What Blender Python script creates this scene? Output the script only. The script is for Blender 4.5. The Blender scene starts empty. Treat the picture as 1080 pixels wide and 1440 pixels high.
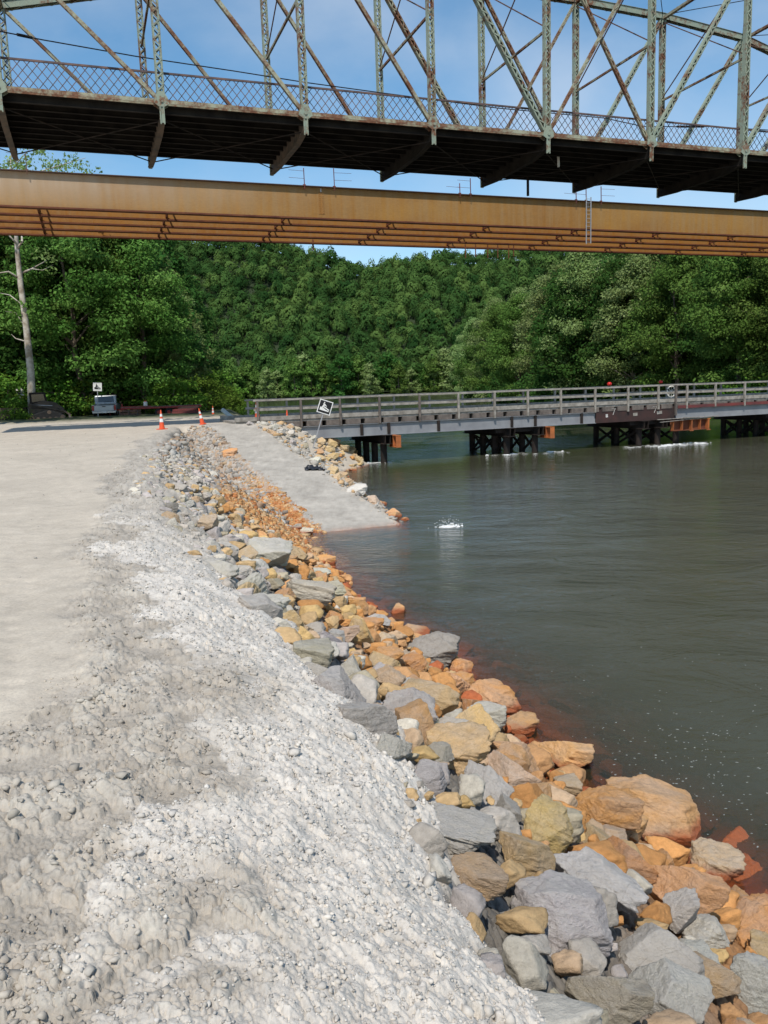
import bpy, math, random
import numpy as np
from mathutils import Vector, Matrix
random.seed(7)
rng = np.random.default_rng(11)
S = bpy.context.scene
COL = S.collection

# ------------------------------------------------------------------ camera, sky, sun, exposure
F_PX = 1126.3
PITCH, ROLL, TH = math.radians(8.691), math.radians(-1.975), math.radians(70.221)
CAM = np.array([0.0, 0.0, 1.6])
Fv = np.array([0, math.cos(PITCH), -math.sin(PITCH)])
Rv = np.array([1.0, 0, 0]); Uv = np.array([0, math.sin(PITCH), math.cos(PITCH)])
R2 = Rv*math.cos(ROLL) + Uv*math.sin(ROLL)
U2 = Uv*math.cos(ROLL) - Rv*math.sin(ROLL)
cam = bpy.data.cameras.new('camera'); camo = bpy.data.objects.new('camera', cam); COL.objects.link(camo)
cam.sensor_fit = 'VERTICAL'; cam.sensor_height = 36; cam.lens = F_PX/1440*36
cam.clip_start = 0.05; cam.clip_end = 6000
camo.matrix_world = Matrix(((R2[0], U2[0], -Fv[0], 0), (R2[1], U2[1], -Fv[1], 0), (R2[2], U2[2], -Fv[2], 1.6), (0, 0, 0, 1)))
S.camera = camo

UB = np.array([math.sin(TH), math.cos(TH), 0])      # the direction all three bridges run
NB = np.array([-math.cos(TH), math.sin(TH), 0])     # across them, away from the viewer
sun_to = -UB*0.34 - NB*0.56 + np.array([0, 0, 1.0]); sun_to /= np.linalg.norm(sun_to)
SUN_EL = math.asin(sun_to[2]); SUN_AZ = math.atan2(sun_to[0], sun_to[1])
sl = bpy.data.lights.new('sun', 'SUN'); sl.energy = 4.3; sl.angle = math.radians(0.5); sl.color = (1.0, 0.94, 0.85)
so = bpy.data.objects.new('sun', sl); COL.objects.link(so)
so.rotation_euler = Vector(sun_to).to_track_quat('Z', 'Y').to_euler(); so.location = (0, -20, 60)

W = bpy.data.worlds.new('World'); S.world = W; W.use_nodes = True
nt = W.node_tree; nt.nodes.clear()
def wn(t, **k):
    n = nt.nodes.new(t)
    for a, b in k.items(): setattr(n, a, b)
    return n
out = wn('ShaderNodeOutputWorld'); bg = wn('ShaderNodeBackground'); bg.inputs[1].default_value = 0.125
sky = wn('ShaderNodeTexSky', sky_type='NISHITA', sun_disc=False, sun_elevation=SUN_EL, sun_rotation=SUN_AZ)
sky.air_density = 1.0; sky.dust_density = 0.4; sky.ozone_density = 1.6; sky.altitude = 200
tc = wn('ShaderNodeTexCoord'); mp = wn('ShaderNodeMapping'); mp.inputs['Scale'].default_value = (1.0, 1.0, 2.2)
mp.inputs['Rotation'].default_value = (0.25, 0.1, 0.5)
no = wn('ShaderNodeTexNoise'); no.inputs['Scale'].default_value = 1.7; no.inputs['Detail'].default_value = 9; no.inputs['Roughness'].default_value = 0.52
no.inputs['Distortion'].default_value = 0.35
cr = wn('ShaderNodeMapRange'); cr.inputs[1].default_value = 0.47; cr.inputs[2].default_value = 0.85; cr.inputs[4].default_value = 0.75
mx = wn('ShaderNodeMixRGB'); mx.inputs[2].default_value = (6.0, 6.5, 7.2, 1)
hs = wn('ShaderNodeHueSaturation'); hs.inputs['Hue'].default_value = 0.490; hs.inputs['Saturation'].default_value = 1.18; hs.inputs['Value'].default_value = 1.3
nt.links.new(tc.outputs['Generated'], mp.inputs['Vector']); nt.links.new(mp.outputs[0], no.inputs['Vector'])
nt.links.new(no.outputs['Fac'], cr.inputs[0]); nt.links.new(cr.outputs[0], mx.inputs[0])
nt.links.new(sky.outputs[0], hs.inputs['Color']); nt.links.new(hs.outputs[0], mx.inputs[1])
nt.links.new(mx.outputs[0], bg.inputs[0]); nt.links.new(bg.outputs[0], out.inputs[0])
vs = S.view_settings
vs.view_transform = 'Standard'; vs.look = 'None'; vs.exposure = 0.0; vs.gamma = 1.0; vs.use_curve_mapping = False
S.cycles.max_bounces = 6; S.cycles.transparent_max_bounces = 12

# ------------------------------------------------------------------ pixel helpers (1080 x 1440 photo -> a point in the place)
def ray(x, y): return Fv + R2*(x-540)/F_PX - U2*(y-720)/F_PX
def at_z(x, y, z): d = ray(x, y); return CAM + d*((z-1.6)/d[2])
def at_y(x, y, Y): d = ray(x, y); return CAM + d*(Y/d[1])
def proj(p):
    p = np.asarray(p, float)-CAM
    return 540+F_PX*(p@R2)/(p@Fv), 720-F_PX*(p@U2)/(p@Fv)

# ------------------------------------------------------------------ noise in numpy
def _tab(seed):
    r = np.random.default_rng(seed); p = r.permutation(512); a = r.random(512)*2*np.pi
    return np.concatenate([p, p]), np.cos(a), np.sin(a)
_T = {}
def perlin(x, y, seed=0):
    if seed not in _T: _T[seed] = _tab(seed)
    p, gx, gy = _T[seed]
    xi = np.floor(x).astype(np.int64); yi = np.floor(y).astype(np.int64); xf = x-xi; yf = y-yi
    u = xf*xf*xf*(xf*(xf*6-15)+10); v = yf*yf*yf*(yf*(yf*6-15)+10)
    def g(a, b):
        h = p[(p[(xi+a) & 511]+yi+b) & 511]; return gx[h]*(xf-a)+gy[h]*(yf-b)
    a = g(0, 0); b = g(1, 0); c = g(0, 1); d = g(1, 1)
    return (a+u*(b-a))*(1-v)+(c+u*(d-c))*v
def fbm(x, y, o=4, seed=0):
    s = 0; a = 1; t = 0
    for i in range(o): s = s+a*perlin(x*2**i+i*17.3, y*2**i-i*9.1, seed+i); a *= .5
    return s*1.2
def worley(x, y, seed=0):
    r = np.random.default_rng(seed+999); px = r.random(4096); py = r.random(4096); pr = r.random(4096)
    xi = np.floor(x).astype(np.int64); yi = np.floor(y).astype(np.int64)
    f1 = np.full(x.shape, 9.); f2 = np.full(x.shape, 9.); cid = np.zeros(x.shape)
    for a in (-1, 0, 1):
        for b in (-1, 0, 1):
            h = ((xi+a)*73+(yi+b)*1259+((xi+a)*(yi+b) & 7)*37) & 4095
            d = np.hypot(xi+a+px[h]-x, yi+b+py[h]-y)
            m = d < f1
            f2 = np.where(m, f1, np.minimum(f2, d)); cid = np.where(m, pr[h], cid); f1 = np.where(m, d, f1)
    return f1, f2, cid
def sstep(a, b, x):
    t = np.clip((x-a)/(b-a), 0, 1); return t*t*(3-2*t)

# ------------------------------------------------------------------ terrain (metres; road at 0, river at WZ)
WZ = -2.65
RA = np.array([-8.15, 43.8]); RD = np.array([7.45, -19.2]); RLEN = np.hypot(*RD); RD = RD/RLEN; RN = np.array([RD[1], -RD[0]])  # RN: towards the near bank
def ramp_tl(X, Y):
    dx = X-RA[0]; dy = Y-RA[1]; return dx*RD[0]+dy*RD[1], dx*RN[0]+dy*RN[1]
def shape_coords(X, Y):
    c = X+.33*Y + .13*np.sin(Y*.9)+.08*np.sin(Y*2.3+1)
    c0 = np.interp(Y, [0, 14, 30, 41, 44], [-.4, -.4, .75, 2.6, 3.2])
    return c, c0
def toe(Y): return np.interp(Y, [0, 5, 8, 12, 19, 22.5, 24], [4.75, 4.62, 4.66, 4.75, 4.80, 5.15, 5.3])
def zone(X, Y):
    """ground height without small relief"""
    c, c0 = shape_coords(X, Y)
    s = (c-c0)/(toe(Y)-c0)
    zA = np.interp(s, [-9, 0, .16, .29, 1.0, 1.15, 1.4, 1.7, 2.6, 60], [0, 0, -.05, -.30, -2.65, -2.78, -3.0, -3.4, -5.2, -5.2])
    t, l = ramp_tl(X, Y)
    zr = np.interp(t, [-3, 0, RLEN, RLEN+8], [0, 0, WZ, -4.4])
    lat = np.where(l > 0, np.maximum(0, l-1.3)*.30, np.maximum(0, -l-1.3)*.62)
    end = np.maximum(0, t-RLEN-2)*.5 + np.maximum(0, -t-1)*3
    zr = zr-lat-end
    xb = np.interp(Y, [40, 43, 46, 52, 60, 100, 300, 480, 3000], [-6.8, -6.2, -5.0, -6.0, -11, -19, -62, -90, -90])
    d = np.maximum(X-xb, 43.6-Y)
    zp = np.where(d < 0, 0, -d*.62)
    zl = np.maximum(np.maximum(zA, zr), zp)
    xr = np.interp(Y, [-50, 60, 95, 150, 250, 480, 3000], [75, 66, 47, 52, 50, 45, 45])
    e = xr-X
    zR = np.where(e < 0, np.minimum(1.2, -e*.4-1.5), -1.5-e*.5)
    fy = 480-Y
    zF = np.where(fy < 0, np.minimum(1.5, -fy*.2-2), -2-fy*.3)
    return np.maximum(np.maximum(np.maximum(zl, zR), zF), -5.2)
def zone1(x, y): return float(zone(np.array([x], float), np.array([y], float))[0])
def hit(x, y, lift=0.0):
    """where the sight line through a photo pixel meets the ground"""
    d = ray(x, y); d = d/np.linalg.norm(d); t = 0.5
    ts = np.concatenate([np.arange(.8, 12, .02), np.arange(12, 80, .1)])
    P = CAM[None]+ts[:, None]*d[None]; z = np.maximum(zone(P[:, 0], P[:, 1]), WZ)+lift
    i = np.argmax(P[:, 2] <= z); return P[i]

# ------------------------------------------------------------------ materials
def newmat(name):
    m = bpy.data.materials.new(name); m.use_nodes = True
    return m, m.node_tree, m.node_tree.nodes['Principled BSDF']
def N(t, kind, **k):
    n = t.nodes.new(kind)
    for a, b in k.items():
        if a.startswith('i_'): n.inputs[a[2:].replace('_', ' ')].default_value = b
        else: setattr(n, a, b)
    return n
def ramp(t, fac, stops):
    r = t.nodes.new('ShaderNodeValToRGB'); e = r.color_ramp.elements
    while len(e) < len(stops): e.new(.5)
    for q, (p, c) in zip(e, stops): q.position = p; q.color = (*c, 1) if len(c) == 3 else c
    t.links.new(fac, r.inputs[0]); return r.outputs[0]
def coords(t, scale=(1, 1, 1), kind='Object'):
    c = N(t, 'ShaderNodeTexCoord'); m = N(t, 'ShaderNodeMapping'); m.inputs['Scale'].default_value = scale
    t.links.new(c.outputs[kind], m.inputs['Vector']); return m.outputs[0]
def noise(t, vec, scale, detail=6, rough=.6, dist=0):
    n = N(t, 'ShaderNodeTexNoise', i_Scale=scale, i_Detail=detail, i_Roughness=rough, i_Distortion=dist)
    t.links.new(vec, n.inputs['Vector']); return n.outputs['Fac']
def mix(t, fac, a, b, mode='MIX'):
    m = N(t, 'ShaderNodeMixRGB', blend_type=mode)
    for i, v in ((0, fac), (1, a), (2, b)):
        if hasattr(v, 'is_output') or isinstance(v, bpy.types.NodeSocket): t.links.new(v, m.inputs[i])
        else: m.inputs[i].default_value = v if i == 0 else (*v, 1)
    return m.outputs[0]
def bump(t, b, h, strength=.5, dist=.02):
    n = N(t, 'ShaderNodeBump', i_Strength=strength, i_Distance=dist); t.links.new(h, n.inputs['Height']); t.links.new(n.outputs[0], b.inputs['Normal'])
def simple(name, col, rough=.7, metal=0.0, var=.18, scale=3.0, col2=None, lo=.35, hi=.65, spec=.4, bmp=0.0):
    m, t, b = newmat(name); v = coords(t)
    c2 = col2 or tuple(x*(1-var*2) for x in col)
    f = noise(t, v, scale)
    c = ramp(t, f, [(lo, col), (hi, c2)])
    t.links.new(c, b.inputs['Base Color']); b.inputs['Roughness'].default_value = rough; b.inputs['Metallic'].default_value = metal
    b.inputs['Specular IOR Level'].default_value = spec
    if bmp: bump(t, b, noise(t, v, scale*8), bmp, .01)
    return m
M = {}
# old truss paint: pale green, rust breaking through in patches and streaks
def truss_paint(name, rustlo, rusthi, green=(.23, .285, .23)):
    m, t, b = newmat(name); v = coords(t)
    big = noise(t, v, .9, 3, .55); mid = noise(t, v, 4.2, 8, .72)
    a = N(t, 'ShaderNodeMath', operation='MULTIPLY'); t.links.new(big, a.inputs[0]); a.inputs[1].default_value = .55
    s = N(t, 'ShaderNodeMath', operation='ADD'); t.links.new(a.outputs[0], s.inputs[0])
    a2 = N(t, 'ShaderNodeMath', operation='MULTIPLY'); t.links.new(mid, a2.inputs[0]); a2.inputs[1].default_value = .55; t.links.new(a2.outputs[0], s.inputs[1])
    paint = ramp(t, noise(t, v, 2.0), [(.3, green), (.7, (green[0]*1.25, green[1]*1.12, green[2]*1.05))])
    rust = ramp(t, noise(t, v, 7.0), [(.3, (.10, .048, .03)), (.55, (.18, .085, .048)), (.75, (.25, .15, .095))])
    f = ramp(t, s.outputs[0], [(rustlo, (0, 0, 0)), (rusthi, (1, 1, 1))])
    c = mix(t, f, paint, rust); t.links.new(c, b.inputs['Base Color'])
    b.inputs['Roughness'].default_value = .78; b.inputs['Specular IOR Level'].default_value = .25
    return m
M['paint'] = truss_paint('faded_green_paint', .55, .65)
M['rustpaint'] = truss_paint('rusty_green_paint', .46, .60, (.29, .31, .23))
M['rust'] = simple('dark_rust', (.16, .075, .045), .85, col2=(.07, .04, .03), scale=3)
M['underside'] = simple('near_black_deck', (.030, .026, .022), .9, col2=(.014, .012, .011), scale=1.2, spec=.1)  # even near-black base for deck, stringers and most floor beams
M['railsteel'] = simple('rail_steel', (.055, .048, .056), .75, col2=(.17, .10, .08), scale=2)
def corten(name, a, b_, top):
    m, t, b = newmat(name); v = coords(t, (.5, .5, 1.2))
    streak = noise(t, coords(t, (1.6, 1.6, .12)), 1.4, 6, .6)
    c = ramp(t, noise(t, v, .22, 5, .6), [(.36, a), (.62, b_)])
    c2 = mix(t, ramp(t, streak, [(.36, (0, 0, 0)), (.70, (.9, .9, .9))]), c, top)
    fine = ramp(t, noise(t, v, 9, 5, .7), [(.3, (.86, .86, .86)), (.7, (1.08, 1.08, 1.08))])
    c3 = mix(t, 1.0, c2, fine, 'MULTIPLY')
    t.links.new(c3, b.inputs['Base Color']); b.inputs['Roughness'].default_value = .62; b.inputs['Specular IOR Level'].default_value = .35
    return m
M['corten'] = corten('weathering_steel', (.36, .165, .028), (.29, .122, .020), (.32, .18, .065))
M['cortenpale'] = corten('pale_weathering_steel', (.43, .28, .16), (.38, .20, .07), (.47, .35, .24))  # paler steel with sky glare put into the colour
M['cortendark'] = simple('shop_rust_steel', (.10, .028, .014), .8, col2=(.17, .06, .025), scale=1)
M['cortenflange'] = simple('flange_steel', (.10, .055, .04), .75, col2=(.06, .04, .035), scale=.6)
M['orangebeam'] = simple('orange_pile_cap_steel', (.42, .13, .035), .75, col2=(.22, .07, .025), scale=2)
M['galv'] = simple('galvanised', (.42, .42, .43), .5, .3, col2=(.30, .30, .31), scale=2)
M['greysteel'] = simple('grey_painted_girder', (.25, .255, .26), .7, col2=(.19, .19, .20), scale=1.1)
M['brownsteel'] = simple('dark_brown_plate', (.055, .024, .02), .8, col2=(.03, .018, .016), scale=1.5)
M['redrust'] = simple('red_brown_edge', (.17, .035, .03), .8, col2=(.09, .03, .03), scale=1.2)
M['black'] = simple('black_steel', (.014, .012, .011), .75, col2=(.035, .025, .02), scale=2, spec=.2)
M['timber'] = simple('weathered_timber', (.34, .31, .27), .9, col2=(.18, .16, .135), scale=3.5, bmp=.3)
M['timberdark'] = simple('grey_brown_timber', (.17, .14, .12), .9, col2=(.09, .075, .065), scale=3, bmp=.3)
M['white'] = simple('white_paint', (.78, .77, .74), .6, col2=(.66, .64, .60), scale=4)
M['whitemark'] = simple('chalk_white', (.62, .60, .56), .8, scale=8)
M['signblack'] = simple('sign_black', (.012, .012, .013), .45, scale=5)
M['cone'] = simple('cone_orange', (.72, .095, .025), .5, col2=(.60, .085, .03), scale=6)
M['conewhite'] = simple('cone_collar_white', (.80, .79, .77), .4, scale=6)
M['redpaint'] = simple('red_equipment_paint', (.30, .025, .02), .5, col2=(.19, .02, .018), scale=2)
M['redlamp'] = simple('red_plastic', (.55, .015, .01), .35, scale=5)
M['rubber'] = simple('tyre_rubber', (.018, .018, .018), .85, scale=6)
M['truckpaint'] = simple('silver_truck_paint', (.36, .38, .40), .32, .25, var=.04, scale=2, spec=.6)
M['glass'] = simple('dark_window_glass', (.015, .018, .022), .08, scale=2, spec=.8)
M['chrome'] = simple('bumper_metal', (.42, .42, .43), .3, .7, var=.05)
M['taillight'] = simple('tail_light_red', (.32, .012, .012), .25, var=.05)
M['loaderbrown'] = simple('dirty_brown_machine', (.12, .085, .06), .8, col2=(.05, .042, .035), scale=2)
M['tarp'] = simple('black_plastic_sheet', (.025, .028, .035), .35, scale=4)
M['pipe'] = simple('grey_green_pipe', (.40, .44, .42), .5, col2=(.30, .33, .32), scale=3)
M['cable'] = simple('cable_black', (.012, .012, .014), .6)
M['barkpale'] = simple('pale_sycamore_bark', (.50, .47, .41), .9, col2=(.26, .22, .17), scale=1.6, lo=.4, hi=.6)
M['bark'] = simple('grey_brown_bark', (.16, .125, .095), .95, col2=(.08, .065, .05), scale=2.5, bmp=.4)
def foam_mat():
    m, t, b = newmat('river_foam')
    b.inputs['Base Color'].default_value = (.72, .73, .72, 1); b.inputs['Roughness'].default_value = .6; return m
M['foam'] = foam_mat()
def leafmat(name, a, b_, c_, yellow=(.16, .17, .045)):
    m = bpy.data.materials.new(name); m.use_nodes = True; t = m.node_tree; t.nodes.clear()
    o = N(t, 'ShaderNodeOutputMaterial'); at = N(t, 'ShaderNodeAttribute', attribute_name='tint')
    oi = N(t, 'ShaderNodeObjectInfo')
    sp = N(t, 'ShaderNodeSeparateColor'); t.links.new(at.outputs['Color'], sp.inputs[0])
    c = ramp(t, sp.outputs[0], [(0.05, a), (.5, b_), (.95, c_)])
    hv = N(t, 'ShaderNodeMapRange', i_To_Min=.72, i_To_Max=1.28); t.links.new(oi.outputs['Random'], hv.inputs[0])
    h = N(t, 'ShaderNodeHueSaturation'); t.links.new(hv.outputs[0], h.inputs['Value'])
    hh = N(t, 'ShaderNodeMapRange', i_To_Min=.485, i_To_Max=.515); t.links.new(oi.outputs['Random'], hh.inputs[0]); t.links.new(hh.outputs[0], h.inputs['Hue'])
    t.links.new(c, h.inputs['Color'])
    d = N(t, 'ShaderNodeBsdfDiffuse'); tr = N(t, 'ShaderNodeBsdfTranslucent'); g = N(t, 'ShaderNodeBsdfGlossy', i_Roughness=.5); g.inputs[0].default_value = (.5, .5, .5, 1)
    t.links.new(h.outputs[0], d.inputs[0])
    tc_ = mix(t, .35, h.outputs[0], yellow); t.links.new(tc_, tr.inputs[0])
    m1 = N(t, 'ShaderNodeMixShader'); m1.inputs[0].default_value = .38; t.links.new(d.outputs[0], m1.inputs[1]); t.links.new(tr.outputs[0], m1.inputs[2])
    m2 = N(t, 'ShaderNodeMixShader'); m2.inputs[0].default_value = 0.0; t.links.new(m1.outputs[0], m2.inputs[1]); t.links.new(g.outputs[0], m2.inputs[2])
    t.links.new(m2.outputs[0], o.inputs[0]); return m
M['leaf'] = leafmat('broad_leaves', (.032, .085, .020), (.065, .150, .034), (.115, .21, .055))
M['leafmid'] = leafmat('mid_green_leaves', (.062, .135, .026), (.115, .215, .045), (.18, .29, .07))
M['leafhill'] = leafmat('hillside_leaves', (.030, .088, .024), (.070, .160, .042), (.140, .245, .064))
M['leafpale'] = leafmat('pale_leaves', (.15, .225, .065), (.215, .30, .10), (.29, .365, .15))
M['leafdark'] = leafmat('dark_leaves', (.026, .078, .018), (.050, .130, .028), (.080, .18, .042))
M['leafbright'] = leafmat('bright_leaves', (.08, .17, .022), (.12, .23, .035), (.17, .28, .05))

# ------------------------------------------------------------------ mesh builder
class MB:
    def __init__(s): s.v = []; s.f = []; s.n = 0
    def add(s, v, f):
        v = np.asarray(v, float); s.v.append(v); s.f += [tuple(i+s.n for i in q) for q in f]; s.n += len(v); return s
    def beam(s, a, b, w, h, up=(0, 0, 1)):
        a = np.asarray(a, float); b = np.asarray(b, float); d = b-a; d = d/np.linalg.norm(d)
        up = np.asarray(up, float)
        if abs(d@up) > .98: up = NB if abs(d@NB) < .9 else UB
        x = np.cross(d, up); x = x/np.linalg.norm(x); y = np.cross(x, d)
        v = [p+x*sx*w/2+y*sy*h/2 for p in (a, b) for sx, sy in ((-1, -1), (1, -1), (1, 1), (-1, 1))]
        return s.add(v, [(0, 3, 2, 1), (4, 5, 6, 7), (0, 1, 5, 4), (1, 2, 6, 5), (2, 3, 7, 6), (3, 0, 4, 7)])
    def box(s, c, size, rz=0.0):
        c = np.asarray(c, float); h = np.asarray(size, float)/2; k, q = math.cos(rz), math.sin(rz)
        v = []
        for z in (-1, 1):
            for x, y in ((-1, -1), (1, -1), (1, 1), (-1, 1)):
                X, Y = x*h[0], y*h[1]; v.append(c+np.array([X*k-Y*q, X*q+Y*k, z*h[2]]))
        return s.add(v, [(0, 3, 2, 1), (4, 5, 6, 7), (0, 1, 5, 4), (1, 2, 6, 5), (2, 3, 7, 6), (3, 0, 4, 7)])
    def tube(s, pts, rad, seg=8, cap=True):
        pts = [np.asarray(p, float) for p in pts]; n = len(pts)
        if np.isscalar(rad): rad = [rad]*n
        vs_, f = [], []
        for i, p in enumerate(pts):
            d = pts[min(i+1, n-1)]-pts[max(i-1, 0)]; d = d/(np.linalg.norm(d)+1e-9)
            r = np.array([0, 0, 1.]) if abs(d[2]) < .9 else np.array([1., 0, 0])
            x = np.cross(d, r); x /= np.linalg.norm(x); y = np.cross(d, x)
            for k in range(seg):
                a = 2*math.pi*k/seg; vs_.append(p+(x*math.cos(a)+y*math.sin(a))*rad[i])
        for i in range(n-1):
            for k in range(seg):
                f.append((i*seg+k, i*seg+(k+1) % seg, (i+1)*seg+(k+1) % seg, (i+1)*seg+k))
        if cap: f += [tuple(range(seg))[::-1], tuple((n-1)*seg+k for k in range(seg))]
        return s.add(vs_, f)
    def prism(s, poly, a, b):
        """poly: 3-D outline points; extruded by the vector from a to b"""
        p = np.asarray(poly, float); d = np.asarray(b, float)-np.asarray(a, float); n = len(p)
        v = np.concatenate([p, p+d]); f = [tuple(range(n))[::-1], tuple(range(n, 2*n))]
        f += [(i, (i+1) % n, (i+1) % n+n, i+n) for i in range(n)]
        return s.add(v, f)
    def build(s, name, mat, parent=None, bevel=0, smooth=False):
        me = bpy.data.meshes.new(name); v = np.concatenate(s.v)
        off = np.zeros(3)
        p = parent
        while p is not None: off = off+np.array(p.location); p = p.parent
        me.from_pydata((v-off).tolist(), [], s.f); me.update()
        if smooth: me.polygons.foreach_set('use_smooth', [True]*len(me.polygons))
        o = bpy.data.objects.new(name, me); COL.objects.link(o); me.materials.append(mat)
        if parent is not None: o.parent = parent
        if bevel:
            bv = o.modifiers.new('bevel', 'BEVEL'); bv.width = bevel; bv.segments = 2; bv.limit_method = 'ANGLE'
        return o
def tag(o, label=None, cat=None, group=None, kind=None):
    if label: o['label'] = label
    if cat: o['category'] = cat
    if group: o['group'] = group
    if kind: o['kind'] = kind
    return o
def empty(name, loc, label, cat, group=None):
    o = bpy.data.objects.new(name, None); COL.objects.link(o); o.location = loc; o.empty_display_size = .3
    return tag(o, label, cat, group)
def npmesh(name, v, quads, mat, tris=False, smooth=False, attrs=None, cattrs=None):
    k = 3 if tris else 4
    me = bpy.data.meshes.new(name); nv, nf = len(v), len(quads)
    me.vertices.add(nv); me.vertices.foreach_set('co', np.ascontiguousarray(v, np.float32).ravel())
    me.loops.add(nf*k); me.loops.foreach_set('vertex_index', np.ascontiguousarray(quads, np.int32).ravel())
    me.polygons.add(nf); me.polygons.foreach_set('loop_start', np.arange(0, nf*k, k, dtype=np.int32))
    try: me.polygons.foreach_set('loop_total', np.full(nf, k, np.int32))
    except Exception: pass
    if smooth: me.polygons.foreach_set('use_smooth', np.ones(nf, bool))
    me.update(calc_edges=True)
    for a, d in (attrs or {}).items():
        at = me.attributes.new(a, 'FLOAT', 'POINT'); at.data.foreach_set('value', np.ascontiguousarray(d, np.float32))
    for a, d in (cattrs or {}).items():
        at = me.color_attributes.new(a, 'FLOAT_COLOR', 'POINT')
        c = np.ones((nv, 4), np.float32); c[:, :3] = d; at.data.foreach_set('color', c.ravel())
    me.materials.append(mat)
    return me
def copy_tree(o, parent=None):
    c = o.copy(); COL.objects.link(c)
    if parent is not None: c.parent = parent
    for ch in list(o.children): copy_tree(ch, c)
    return c

# ------------------------------------------------------------------ ground
def relief(X, Y):
    """small relief and surface kind per point -> dz, colour"""
    c, c0 = shape_coords(X, Y); s = (c-c0)/(toe(Y)-c0); t, l = ramp_tl(X, Y); base = zone(X, Y)
    n1 = fbm(X*.9, Y*.9, 4, 3); n2 = fbm(X*3.1, Y*3.1, 4, 5); n3 = fbm(X*11, Y*11, 3, 8)
    n4 = fbm(X*30, Y*30, 3, 14); f1, f2, id1 = worley(X*11+n2*.8+n3*.7, Y*11-n3*.7, 1); g1, g2, id2 = worley(X*34+n3*.8+n4*.5, Y*34+n3*.6-n4*.5, 2); h1, h2, id3 = worley(X*3.0+n2*.5, Y*3.0, 3)
    k1, k2, id4 = worley(X*85+n4*.8, Y*85-n4*.8, 4)
    lump1 = 1-np.exp(-(f2-f1)*4.5); lump2 = 1-np.exp(-(g2-g1)*4.5); lump3 = np.sqrt(np.clip(h2-h1, 0, 1)); lump4 = 1-np.exp(-(k2-k1)*4.5)
    main = (Y < 43) & (c < 7) & (X > -40)
    road_edge = c0-.02+.20*n1+.10*n2+.04*n3+np.interp(Y, [0, 2.2, 3.6, 5.0, 7.5], [-1.3, -.9, -.35, -.1, 0])
    road = 1-sstep(-.10, .16, c-road_edge)
    white = sstep(.04, .16, c-(c0+.42)+.70*n1+.25*n2+.10*n3)*(1-sstep(1.35, 1.65, c-.15*n2))*(1-.93*sstep(8.5, 12, Y+3*n2+1.5*(c-.5)))
    streak = np.exp(-((c-(c0+1.25+.25*n1))/.22)**2)*sstep(15, 22, Y)*(1-sstep(37, 40, Y))*sstep(-.3, .1, n2+.1)
    white = np.maximum(white, streak*.9)
    # bare packed patches inside the white spill
    px = np.array([[-1.05, 4.35, .50, .62], [-.62, 2.25, .30, .42], [-.75, 3.3, .16, .3]])
    for a, b, w, h in px: white = white*(1-1.0*np.exp(-(((X-a)/w)**2+((Y-b)/h)**2)**2*1.0)*sstep(-.5, .0, n2+.15))
    slo = np.interp(Y, [8, 13], [1.35, .95])+.3*n1; slope = sstep(slo, slo+.3, c-.15*n2)*np.where(s > .2, 1, 0)
    fis = np.exp(-(fbm(X*2.4+.3*n3, Y*2.4, 3, 27)/.030)**2)*sstep(-.15, .15, fbm(X*1.1, Y*1.1, 2, 29))*(Y < 30)
    rampm = ((np.abs(l+.02) < 1.22+.28*n2+.12*n3) & (t > -4) & (t < RLEN+3) & (base <= .01) & (Y < 46)).astype(float)
    inner = ((l >= 1.4) & (t > 4) & (s > .55)) | ((l > 1.4) & (l < 5.5) & (t > 9) & (s > .62))
    shallow = WZ-base
    col = np.zeros(X.shape+(3,)); dz = np.zeros(X.shape)
    def put(m, rgb, d):
        nonlocal col, dz
        rgb = np.asarray(rgb); 
        col = col*(1-m[..., None])+rgb*m[..., None]; dz = dz*(1-m)+d*m
    one = np.ones(X.shape); tone = (1+.10*n1+.10*n2+.06*n3)[..., None]
    # packed tan road and work pad
    trk = np.exp(-((c-(-.95+.05*np.sin(Y*.5)))/.10)**2)+np.exp(-((c+1.25)/.16)**2)+np.exp(-((c+2.9)/.18)**2)
    tread = np.sin((Y+.4*X)*34)*.5+.5
    put(one, np.array([.470, .415, .340])*(1+.10*n1+.05*fbm(X*.25, Y*.25, 3, 44)+.04*n2+.02*n3)[..., None], .010*n2+.012*n1-.008*trk*(1+.5*tread))
    dirt = (1-road)*main
    put(dirt*1.0, np.array([.385, .347, .295])*(tone*(.86+.24*id1[..., None])), .035*n1+.03*n2+.030*lump1*(n2 > -.1)+.012*lump2)
    clod = sstep(.12, .32, n2+.25*(id3-.5))*dirt
    put(clod*.8, np.array([.42, .385, .33])*tone, .05*n1+.04*n2+.036*lump1*(.1+id1)+.010*lump2+.012*n3+.003*n4-.055*fis)
    wcol = np.array([.56, .522, .468])*(1+.06*n1+.07*n2+.05*n3)[..., None]*(.90+.14*id2[..., None])
    put(white*main, wcol, .05*n1+.030*n2+.025*lump1*(.05+.95*id1)+.012*lump2*(.1+1.1*id2)+.0045*lump4+.009*n3+.003*n4-.040*fis)
    gy = np.array([.19, .175, .155])*tone*(.75+.4*id3[..., None]); orr = np.array([.24, .13, .06])*tone*(.7+.5*id3[..., None])  # darkened ground: shade of the gaps between boulders put into the colour
    om = sstep(.45, .8, s+.12*n1)
    put(slope*main, gy*(1-om[..., None])+orr*om[..., None], .10*lump3-.17+.05*lump1+.04*n2)
    rub = ((Y > 22) & (Y < 43.4) & (c > c0+.9) & (base > WZ-.3)).astype(float)*main*(1-rampm)
    pal = np.array([[.37, .345, .31], [.43, .39, .34], [.33, .27, .22], [.40, .28, .18]])
    rc = pal[(id1*3.99).astype(int)]*tone
    put(rub*(1-streak), rc, .06*lump1+.05*n2)
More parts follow.
